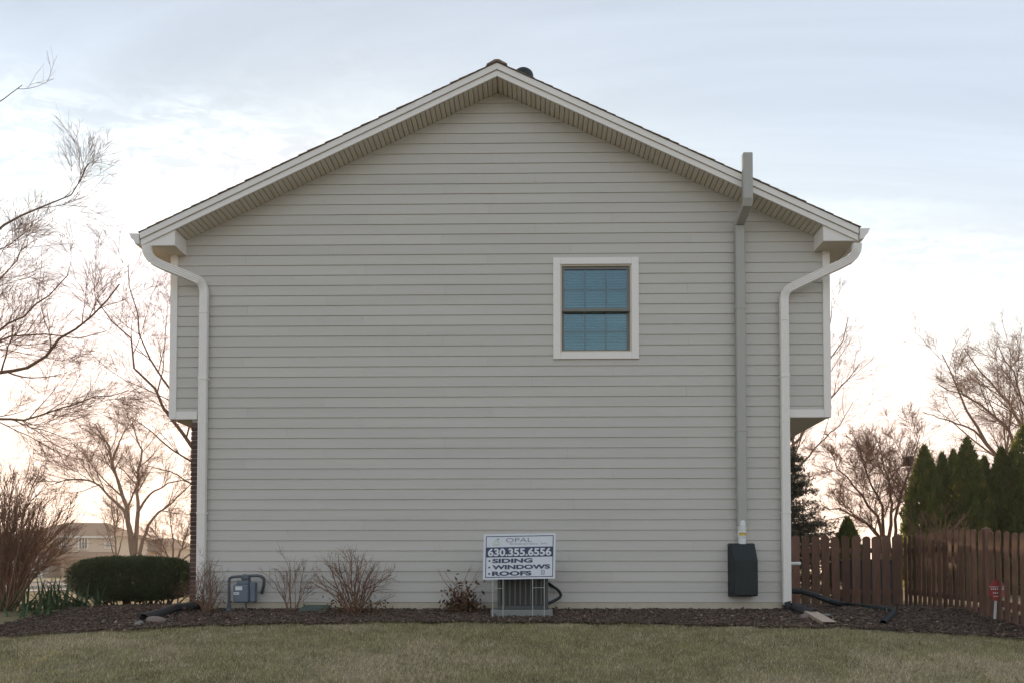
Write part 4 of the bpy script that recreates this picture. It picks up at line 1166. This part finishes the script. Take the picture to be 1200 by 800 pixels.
def spruce(label, px_1, py_top, hw, Y, seed):
    rng = np.random.default_rng(seed); top = at(px_1, py_top, Y); zb = zg(Y); H = top[2] - zb; b = np.array([top[0], Y, zb])
    root = thing('spruce_tree', label, 'tree', b)
    MB().tube([b - np.array([0, 0, .1]), b + np.array([0, 0, H * .5]), top], [.14, .08, .01], 8).build('trunk', 'bark', root)
    nb = 420; h = np.sort(rng.random(nb)) ** 0.9; th = rng.random(nb) * 2 * math.pi
    L = hw * (1 - h) ** 0.85 * rng.uniform(.75, 1.15, nb) + .08
    P = np.empty((nb, 6, 3)); S = np.linspace(0, 1, 6)
    for s in range(6):
        P[:, s] = b + np.c_[np.cos(th) * L * S[s], np.sin(th) * L * S[s], .1 + h * (H - .15) - .22 * L * S[s] + .20 * L * S[s] ** 2.2]
    Rr = np.tile(np.linspace(.014, .004, 6), (nb, 1))
    c1, r1 = children_of(P, Rr, 10, rng, 0.34, R(48), 4, up=-.03, jit=.06, rmin=.003, flat=.7)
    V, F = merge([tubes(P, Rr, 4), tubes(c1, r1, 3)]); link('boughs', np_mesh('boughs', V, F), 'bark_grey', root)
    allp = np.vstack([c1.reshape(-1, 3), P.reshape(-1, 3)]); n = 60000
    q = rng.integers(0, len(allp), n); C = allp[q] + rng.normal(size=(n, 3)) * .028
    U = unit(rng.normal(size=(n, 3)) + unit(C - b - np.array([0, 0, 1.0])) * .8); W = unit(np.cross(U, rng.normal(size=(n, 3))))
    V, F = leaf_cards(C, U, W, rng.uniform(.03, .07, n)[:, None], rng.uniform(.006, .014, n)[:, None])
    link('needles', np_mesh('needles', V, F), 'spruce', root)
spruce('grey-green spruce half hidden behind the house corner and the fence', 904, 478, 1.75, 7.5, 71)

# dried stems showing over the fence
b_ = np.array([*at(1098, 690, 3.4)[:2], zg(3.4)])
shrub('dried_shrub', 'tan dried stems rising above the picket fence before the arborvitae', b_, tips([(1060 + q * 4.2 + (q % 3), 598 + (q % 4) * 5 + abs(q - 8) * .6) for q in range(19)], 3.4, 81, .3), 81, .010,
      spec=[dict(n=8, lens=0.34, ang=R(28), S=6, up=0.03, jit=0.14, rmin=0.003, tmin=0.35), dict(n=3, lens=0.3, ang=R(35), S=4, up=0.02, jit=0.16, rmin=0.0026, tmin=0.3)], group=None)

# ------------------------------------------------------------------ bare trees
TW = [dict(n=7, lens=0.90, ang=R(36), S=8, sides=8, up=0.05, jit=0.085, rmin=0.006, tmin=0.36, rfrac=.5),
      dict(n=6, lens=0.80, ang=R(34), S=7, sides=3, up=0.035, jit=0.085, rmin=0.0048, tmin=0.1, rfrac=.5),
      dict(n=5, lens=0.66, ang=R(32), S=5, sides=3, up=0.03, jit=0.09, rmin=0.0038, tmin=0.1),
      dict(n=2, lens=0.55, ang=R(32), S=4, sides=3, up=0.02, jit=0.1, rmin=0.0032, tmin=0.1)]
def limb(Y, pts, r0, r1, dY=0.0):
    n = len(pts); return ([at(p[0], p[1], Y + dY * i / (n - 1)) for i, p in enumerate(pts)], r0, r1)
Y = 4.0
bare_tree('bare_tree', 'large bare tree whose spreading boughs reach in over the vase-shaped shrub', [
    limb(Y, [(-135, 712), (-128, 560), (-115, 470), (-108, 380), (-100, 280), (-90, 190)], .20, .03),
    limb(Y, [(-118, 480), (-40, 448), (0, 437), (41, 425), (77, 393), (121, 360), (140, 333)], .085, .012, -.6),
    limb(Y, [(-122, 510), (-50, 494), (0, 488), (27, 494), (91, 473), (151, 457)], .06, .008, .7),
    limb(Y, [(-112, 440), (-40, 415), (0, 400), (40, 392), (80, 395), (125, 388)], .05, .008, 1.2),
    limb(Y, [(-108, 420), (-40, 404), (0, 385), (55, 352), (80, 322)], .055, .008, -1.2),
    limb(Y, [(-98, 350), (-40, 330), (0, 269), (51, 244), (84, 225), (101, 195)], .06, .008, .3),
    limb(Y, [(-97, 260), (-50, 190), (-10, 130), (10, 112), (26, 100)], .045, .006, -.5),
    limb(Y, [(-104, 400), (-40, 360), (0, 327), (24, 300), (33, 280)], .045, .007, 1.6)], [dict(TW[0], lens=.72)] + [dict(TW[1], n=7), dict(TW[2], n=6), TW[3]], 101, 'bare trees')
Y = 9.0
bare_tree('bare_tree', 'bare tree rising behind the left house corner with one long slanting bough', [
    limb(Y, [(290, 704), (284, 640), (268, 590), (240, 545), (222, 520), (195, 485), (173, 450), (150, 400), (130, 375), (112, 350)], .15, .012),
    limb(Y, [(284, 640), (270, 560), (240, 500), (205, 458), (190, 440), (170, 415), (160, 370), (150, 310)], .09, .01, -.8),
    limb(Y, [(284, 640), (300, 560), (290, 460), (270, 380), (250, 330)], .12, .01, 1.0),
    limb(Y, [(290, 600), (330, 520), (350, 430), (345, 350)], .10, .01, .6),
    limb(Y, [(262, 585), (230, 570), (200, 552), (170, 545)], .05, .008, -.8)], TW, 102, 'bare trees')
TW2 = [dict(n=8, lens=1.0, ang=R(36), S=7, sides=8, up=0.06, jit=0.09, rmin=0.013, tmin=0.42, rfrac=.5),
       dict(n=7, lens=0.85, ang=R(34), S=6, sides=3, up=0.05, jit=0.09, rmin=0.010, tmin=0.1, rfrac=.5),
       dict(n=6, lens=0.72, ang=R(34), S=5, sides=3, up=0.03, jit=0.10, rmin=0.008, tmin=0.1),
       dict(n=2, lens=0.6, ang=R(34), S=4, sides=3, up=0.03, jit=0.1, rmin=0.007, tmin=0.1)]
Y = 30.0
bare_tree('bare_tree', 'forked bare tree standing alone behind the clipped hedge', [
    limb(Y, [(160, 684), (160, 665), (156, 640), (152, 620), (146, 590), (139, 565), (131, 540), (126, 522), (112, 497)], .30, .03),
    limb(Y, [(158, 648), (161, 600), (162, 560), (165, 530), (160, 512), (155, 495)], .20, .03, 1.0),
    limb(Y, [(154, 625), (146, 600), (135, 588), (118, 570), (105, 562), (80, 562), (58, 568)], .15, .02, -1.0),
    limb(Y, [(163, 650), (168, 628), (180, 605), (200, 590), (220, 570), (232, 555)], .15, .02, .6),
    limb(Y, [(161, 600), (175, 580), (200, 565), (228, 560)], .10, .02, -1.4),
    limb(Y, [(131, 540), (140, 517), (150, 498)], .10, .02, -.6)], TW2, 103, 'bare trees')
Y = 36.0
bare_tree('bare_tree', 'slender upright bare sapling in front of the tan house', [
    limb(Y, [(137, 683), (136, 650), (134, 620), (130, 590)], .12, .02), limb(Y, [(136, 660), (128, 630), (120, 605)], .07, .015, .5), limb(Y, [(136, 655), (143, 630), (146, 600)], .07, .015, -.5), limb(Y, [(134, 630), (138, 600), (136, 580)], .06, .015, .3)], [dict(TW2[0], lens=.7), dict(TW2[1], n=6), dict(TW2[2], n=4)], 104, 'bare trees')
Y = 24.0
bare_tree('bare_tree', 'low bushy bare tree growing close to the brick corner', [
    limb(Y, [(204, 690), (203, 665), (192, 640), (178, 618)], .11, .02), limb(Y, [(203, 668), (203, 635), (199, 605)], .09, .02, .8), limb(Y, [(203, 666), (214, 640), (222, 612)], .09, .02, -.8), limb(Y, [(204, 672), (188, 650), (172, 643)], .07, .015, .6), limb(Y, [(204, 664), (225, 645), (238, 620)], .08, .02, .4)], [dict(TW2[0], lens=.7, rmin=.012), dict(TW2[1], n=7, rmin=.008), dict(TW2[2], n=5, rmin=.006)], 105, 'bare trees')
Y = 12.0
bare_tree('bare_tree', 'multi-stemmed bare tree fanning out behind the corner of the fence', [
    limb(Y, [(1036, 700), (1033, 650), (1030, 627), (1021, 616), (1008, 609), (989, 599), (976, 596), (962, 590)], .12, .012, -.4),
    limb(Y, [(1036, 690), (1034, 640), (1032, 612), (1021, 596), (1008, 577), (993, 562), (980, 545), (970, 524)], .12, .012, .8),
    limb(Y, [(1036, 690), (1035, 640), (1033, 610), (1031, 590), (1025, 575), (1019, 562), (1012, 540), (1003, 515)], .11, .012, -1.2),
    limb(Y, [(1038, 690), (1041, 650), (1042, 620), (1044, 594), (1042, 571), (1036, 547), (1034, 528), (1031, 508)], .12, .012, 1.3),
    limb(Y, [(1038, 690), (1046, 650), (1049, 620), (1051, 594), (1057, 579), (1062, 556), (1070, 537), (1078, 510)], .11, .012, -.6),
    limb(Y, [(1038, 680), (1052, 640), (1068, 610), (1085, 580), (1100, 555)], .09, .012, .9)],
    [dict(TW[0], n=10, lens=.72, ang=R(42), tmin=.4), dict(TW[1], n=9, lens=.62, rmin=.0065), dict(TW[2], n=6, lens=.5, rmin=.0055), dict(TW[3], n=3, lens=.45, rmin=.0048)], 106, 'bare trees')
Y = 25.0
bare_tree('bare_tree', 'tall bare tree rising above the arborvitae row', [
    limb(Y, [(1222, 690), (1212, 620), (1200, 575), (1164, 529), (1138, 490), (1125, 464), (1112, 438), (1104, 415)], .28, .02),
    limb(Y, [(1205, 585), (1187, 516), (1167, 487), (1144, 471), (1125, 461), (1100, 450)], .16, .02, -1.5),
    limb(Y, [(1210, 600), (1205, 530), (1200, 500), (1170, 458), (1144, 429), (1130, 408)], .18, .02, 1.5),
    limb(Y, [(1160, 525), (1138, 502), (1109, 492), (1081, 482)], .09, .015, .8),
    limb(Y, [(1215, 620), (1208, 500), (1200, 471), (1187, 435), (1170, 405)], .18, .02, .3),
    limb(Y, [(1218, 640), (1240, 540), (1235, 470), (1215, 420)], .18, .02, -1)],
    TW2, 107, 'bare trees')
Y = 22.0
bare_tree('bare_tree', 'bare tree behind the house whose faint twigs show past the upper right corner', [
    limb(Y, [(915, 692), (920, 600), (930, 520), (945, 465), (968, 430), (985, 400), (994, 372)], .2, .015), limb(Y, [(930, 520), (962, 480), (992, 447), (1008, 425)], .09, .012, 1), limb(Y, [(920, 600), (900, 500), (900, 420), (915, 360)], .14, .015, -1), limb(Y, [(938, 490), (960, 430), (972, 385), (975, 350)], .08, .012, .5), limb(Y, [(925, 560), (960, 520), (985, 495), (1000, 470)], .07, .012, -.7)],
    [dict(TW2[0], n=7, rmin=.009), dict(TW2[1], n=6, rmin=.007), dict(TW2[2], n=6, rmin=.005)], 108, 'bare trees')

# leaf nest in the multi-stemmed tree
c_ = at(1065, 540, 11.8); rng = np.random.default_rng(9); n_ = 500
C = c_ + np.clip(rng.normal(size=(n_, 3)), -1.7, 1.7) * np.array([.06, .06, .075]); U = unit(rng.normal(size=(n_, 3))); W = unit(np.cross(U, rng.normal(size=(n_, 3))))
V, F = leaf_cards(C, U, W, rng.uniform(.03, .07, n_)[:, None], rng.uniform(.01, .03, n_)[:, None])
tag(link('squirrel_nest', np_mesh('squirrel_nest', V, F), 'bark'), 'dark ball of leaves lodged in the multi-stemmed bare tree', 'nest')

# ------------------------------------------------------------------ houses across the street
def hip_roof(mb, x0, x1, y0, y1, ze, zr, inset):
    ym = (y0 + y1) / 2
    mb.add([(x0, y0, ze), (x1, y0, ze), (x1, y1, ze), (x0, y1, ze), (x0 + inset, ym, zr), (x1 - inset, ym, zr)], [(0, 1, 5, 4), (1, 2, 5), (2, 3, 4, 5), (3, 0, 4), (3, 2, 1, 0)])
Y = 75.0; zb = zg(Y)
h0, h1 = at(22, 660, Y)[0], at(131, 660, Y)[0]; ze = at(100, 627, Y)[2]; zr = at(80, 612, Y + 4)[2]
fh = thing('neighbour_house', 'tan two-storey house with a brown hip roof across the street', 'house', ((h0 + h1) / 2, Y + 4, zb))
MB().box(h0, h1, Y, Y + 8, zb - .5, ze).build('wall', 'far_wall', fh)
mb = MB(); hip_roof(mb, h0 - .5, h1 + .5, Y - .5, Y + 8.5, ze - 0.02, zr, 3.4); mb.build('roof', 'far_roof', fh)
MB().box(h0 - .45, h1 + .45, Y - .45, Y - .3, ze - .28, ze - .03).build('fascia', 'far_trim', fh)
s_ = (D + Y) / FPX
def far_window(px0, px1, py0, py1, parent, Yw):
    a, b = at(px0, py1, Yw), at(px1, py0, Yw)
    w_ = MB().box(a[0] - .12, b[0] + .12, Yw - .08, Yw - .01, a[2] - .12, b[2] + .12).build('window', 'far_trim', parent)
    n_ = 3; wd = (b[0] - a[0]) / n_
    for q in range(n_): MB().box(a[0] + q * wd + .05, a[0] + (q + 1) * wd - .05, Yw - .09, Yw - .082, a[2], b[2]).build('pane', 'far_glass', w_)
far_window(93, 103, 629.5, 642, fh, Y); far_window(124, 129, 630, 641, fh, Y); far_window(70, 78, 630, 641, fh, Y)
p0 = at(66, 652, Y - 2); p1 = at(133, 646, Y)
gw0, gw1 = at(-12, 660, Y - 3)[0], at(57, 660, Y - 3)[0]
hp0 = gw1 + .32
MB().add([(hp0, Y - 2.4, p0[2]), (h1 + .4, Y - 2.4, p0[2]), (h1 + .4, Y, p1[2]), (hp0, Y, p1[2]), (hp0, Y - 2.4, p0[2] - .3), (h1 + .4, Y - 2.4, p0[2] - .3), (h1 + .4, Y, p0[2] - .3), (hp0, Y, p0[2] - .3)], [(0, 1, 2, 3), (4, 7, 6, 5), (0, 4, 5, 1), (1, 5, 6, 2), (3, 7, 4, 0)]).build('porch_roof', 'far_roof', fh)
for px_1 in (74, 100, 128):
    a = at(px_1, 660, Y - 2.2); MB().box(a[0] - .18, a[0] + .18, Y - 2.35, Y - 2.0, zb - .2, p0[2] - .3).build('porch_post', 'far_brick', fh)
a = at(106, 664, Y); MB().box(a[0] - .5, a[0] + .5, Y - .06, Y - .01, zb, zb + 2.1).build('door', 'far_dark', fh)
MB().box(gw0, gw1, Y - 3, Y - .02, zb - .5, zb + 2.9).build('garage_wall', 'far_dark', fh)
mb = MB(); hip_roof(mb, gw0 - .4, gw1 + .3, Y - 3.4, Y - .05, zb + 2.88, zb + 3.7, 1.6); mb.build('garage_roof', 'far_roof', fh)
a, b = at(14, 660, Y - 3)[0], at(50, 660, Y - 3)[0]
gd = MB().box(a, b, Y - 3.06, Y - 3.005, zb, zb + 2.3).build('garage_door', 'far_trim', fh)
Y = 92.0; zb = zg(Y)
fh2 = thing('neighbour_house', 'low grey house with a gabled roof behind the forked bare tree', 'house', (at(175, 660, Y)[0], Y + 4, zb))
h0, h1 = at(142, 660, Y)[0], at(216, 660, Y)[0]; ze = at(170, 643, Y)[2]; zr = at(176, 630, Y + 4)[2]
MB().box(h0, h1, Y, Y + 8, zb - .5, ze).build('wall', 'far_wall', fh2)
mb = MB(); hip_roof(mb, h0 - .5, h1 + .5, Y - .5, Y + 8.5, ze - .02, zr, 3.8); mb.build('roof', 'far_roof', fh2)
far_window(150, 157, 648, 657, fh2, Y); far_window(182, 190, 648, 657, fh2, Y)
a = at(168, 655, Y - 1.5); xg = a[0]
MB().prism([(xg - 2.2, ze - .4), (xg + 2.2, ze - .4), (xg, ze + 1.3)], Y - 1.2, Y + 1).build('front_gable', 'far_dark', fh2)

# far belt of trees that closes the horizon
rng = np.random.default_rng(77); n_ = 16000
xx = rng.uniform(-260, 260, n_); yy = rng.uniform(150, 190, n_); top_ = 1.5 + .8 * np.sin(xx * .09) + .9 * np.sin(xx * .31 + 1) + .6 * np.sin(xx * .9)
C = np.c_[xx, yy, zg(100) + np.abs(top_) * rng.random(n_) ** 0.8]; U = unit(rng.normal(size=(n_, 3)) * .5 + np.array([0, 0, 1.0])); W = unit(np.cross(U, rng.normal(size=(n_, 3))))
V, F = leaf_cards(C, U, W, rng.uniform(.4, 1.2, n_)[:, None], rng.uniform(.05, .25, n_)[:, None])
tag(link('far_woods', np_mesh('far_woods', V, F), 'wood_far'), 'distant belt of bare woodland along the horizon', 'woods', kind='stuff')

# ------------------------------------------------------------------ mulch and grass
rng = np.random.default_rng(41); n_ = 42000
xs = rng.uniform(E[0, 0], 6.8, n_); fr_b, bk = bed_front(xs), bed_back(xs)
ys = fr_b - 0.02 - np.abs(rng.normal(size=n_)) * .05 + (np.minimum(bk, 1.6) - fr_b + 0.04) * rng.random(n_) ** 1.25
keep = ~((xs > ax0 - .1) & (xs < ax1 + .07) & (ys > -.72)); xs, ys = xs[keep], ys[keep]; n_ = len(xs)
C = np.c_[xs, ys, zg_v(ys) + 0.022 + rng.random(n_) * 0.022]
U = unit(np.c_[rng.normal(size=(n_, 2)), rng.normal(size=n_) * .28]); W = unit(np.cross(U, np.c_[rng.normal(size=(n_, 2)) * .35, np.ones(n_)])); T_ = np.cross(U, W)
lu = rng.gamma(2.4, .0068, n_)[:, None] + .005; lw = rng.uniform(.003, .010, n_)[:, None]; lt = .004
V = np.stack([C + su * U * lu + sw * W * lw + st * T_ * lt for st in (-1, 1) for su, sw in ((-1, -1), (1, -.7), (1, 1), (-1, .8))], axis=1).reshape(-1, 3)
q = np.array([(3, 2, 1, 0), (4, 5, 6, 7), (0, 1, 5, 4), (1, 2, 6, 5), (2, 3, 7, 6), (3, 0, 4, 7)])
F = (np.arange(n_)[:, None, None] * 8 + q[None]).reshape(-1, 4)
base = np.array([.118, .083, .064]) * rng.uniform(.45, 1.7, n_)[:, None]
pale = rng.random(n_) < .05; base[pale] = np.array([.19, .14, .10]) * rng.uniform(.6, 1.5, pale.sum())[:, None]
tag(link('mulch', np_mesh('mulch', V, F, np.repeat(base, 8, 0)), 'mulch_chip'), 'dark shredded wood mulch covering the planting bed', 'mulch', kind='stuff')
# fallen leaves
n_ = 420; xs = rng.uniform(E[0, 0] + 1, 6.6, n_); ys = bed_front(xs) + rng.uniform(-.25, 1.0, n_) ; ys = np.minimum(ys, np.where((xs > -4.9) & (xs < 3.8), -.05, 1.5))
C = np.c_[xs, ys, zg_v(ys) + .05]; U = unit(np.c_[rng.normal(size=(n_, 2)), rng.normal(size=n_) * .3]); W = unit(np.cross(U, np.c_[rng.normal(size=(n_, 2)) * .5, np.ones(n_)]))
V, F = leaf_cards(C, U, W, rng.uniform(.015, .04, n_)[:, None], rng.uniform(.01, .022, n_)[:, None])
cc = np.array([.26, .19, .13]) * rng.uniform(.4, 1.5, n_)[:, None]
tag(link('fallen_leaves', np_mesh('fallen_leaves', V, F, np.repeat(cc, 4, 0)), 'mulch_chip'), 'scattered dry leaves lying on the mulch', 'leaves', kind='stuff')
# grass blades of the near lawn
def vnoise(x, y, s, seed):
    rg = np.random.default_rng(seed); g = rg.random((256, 256)); u_, v_ = x * s + 100, y * s + 100; i_, j_ = np.floor(u_).astype(int), np.floor(v_).astype(int); fu, fv = u_ - i_, v_ - j_
    fu = fu * fu * (3 - 2 * fu); fv = fv * fv * (3 - 2 * fv); G = lambda a, b: g[a % 256, b % 256]
    return (G(i_, j_) * (1 - fu) + G(i_ + 1, j_) * fu) * (1 - fv) + (G(i_, j_ + 1) * (1 - fu) + G(i_ + 1, j_ + 1) * fu) * fv
rng = np.random.default_rng(42); n_ = 330000
ys = -7.2 + (rng.random(n_) ** 0.85) * 6.5
half = (ys + D) * 0.74 + 0.3
xs = -0.1 + half * rng.uniform(-1, 1, n_)
ff = bed_front(np.clip(xs, E[0, 0], E[-1, 0]))
keep = ys < ff + rng.normal(size=n_) * .05 + .16 * (vnoise(xs, ys, 5.0, 9) - .5) + .10 * (vnoise(xs, ys, 13.0, 8) - .5); xs, ys = xs[keep], ys[keep]; n_ = len(xs)
pat = .5 * vnoise(xs, ys, .8, 1) + .3 * vnoise(xs, ys, 2.3, 2) + .2 * vnoise(xs, ys, 7, 3)
pw_ = gp(590, 757); pat += .30 * np.exp(-(((xs - pw_[0]) / .75) ** 2 + ((ys - pw_[1]) / .32) ** 2))      # worn straw patch
straw = np.clip((pat - .42) * 3.2, .12, .97)
is_straw = rng.random(n_) < straw * .66 + .32
hgt = rng.uniform(.022, .060, n_) * (.55 + .9 * vnoise(xs, ys, 9, 5)); az = rng.random(n_) * 2 * math.pi; lean = np.abs(rng.normal(size=n_)) * .7 + is_straw * .35
d = np.c_[np.cos(az) * np.sin(lean), np.sin(az) * np.sin(lean), np.cos(lean).clip(.12)]
B_ = np.c_[xs, ys, zg_v(ys) - .003]; sd = np.c_[-np.sin(az + .8), np.cos(az + .8), np.zeros(n_)] * rng.uniform(.0018, .0042, n_)[:, None]
V = np.stack([B_ - sd, B_ + sd, B_ + d * hgt[:, None]], axis=1).reshape(-1, 3); F = np.arange(n_ * 3).reshape(-1, 3)
green = np.array([.285, .268, .118]) * (.65 + .7 * vnoise(xs, ys, 6, 6))[:, None] * rng.uniform(.55, 1.5, n_)[:, None]; st = np.array([.68, .56, .385]) * rng.uniform(.5, 1.25, n_)[:, None]
cc = np.where(is_straw[:, None], st, green)
tag(link('grass', np_mesh('grass', V, F, np.repeat(cc, 3, 0)), 'grass_blade'), 'short patchy green and straw coloured lawn grass', 'grass', kind='stuff')
# ------------------------------------------------------------------ evening air
m = bpy.data.materials.new('haze'); m.use_nodes = True
t = m.node_tree; t.nodes.clear(); n = N(t)
pv = n.node('ShaderNodeVolumePrincipled')
pv.inputs['Color'].default_value = (0.97, 0.93, 0.88, 1)
pv.inputs['Density'].default_value = HAZE
pv.inputs['Anisotropy'].default_value = 0.45
o_ = n.node('ShaderNodeOutputMaterial'); t.links.new(pv.outputs[0], o_.inputs['Volume'])
MATS['haze'] = m
hz = MB().box(-2600, 2600, -500, 2600, -2.6, 13.0).build('haze', 'haze')
tag(hz, 'thin warm evening haze over the whole neighbourhood', 'haze', kind='stuff')
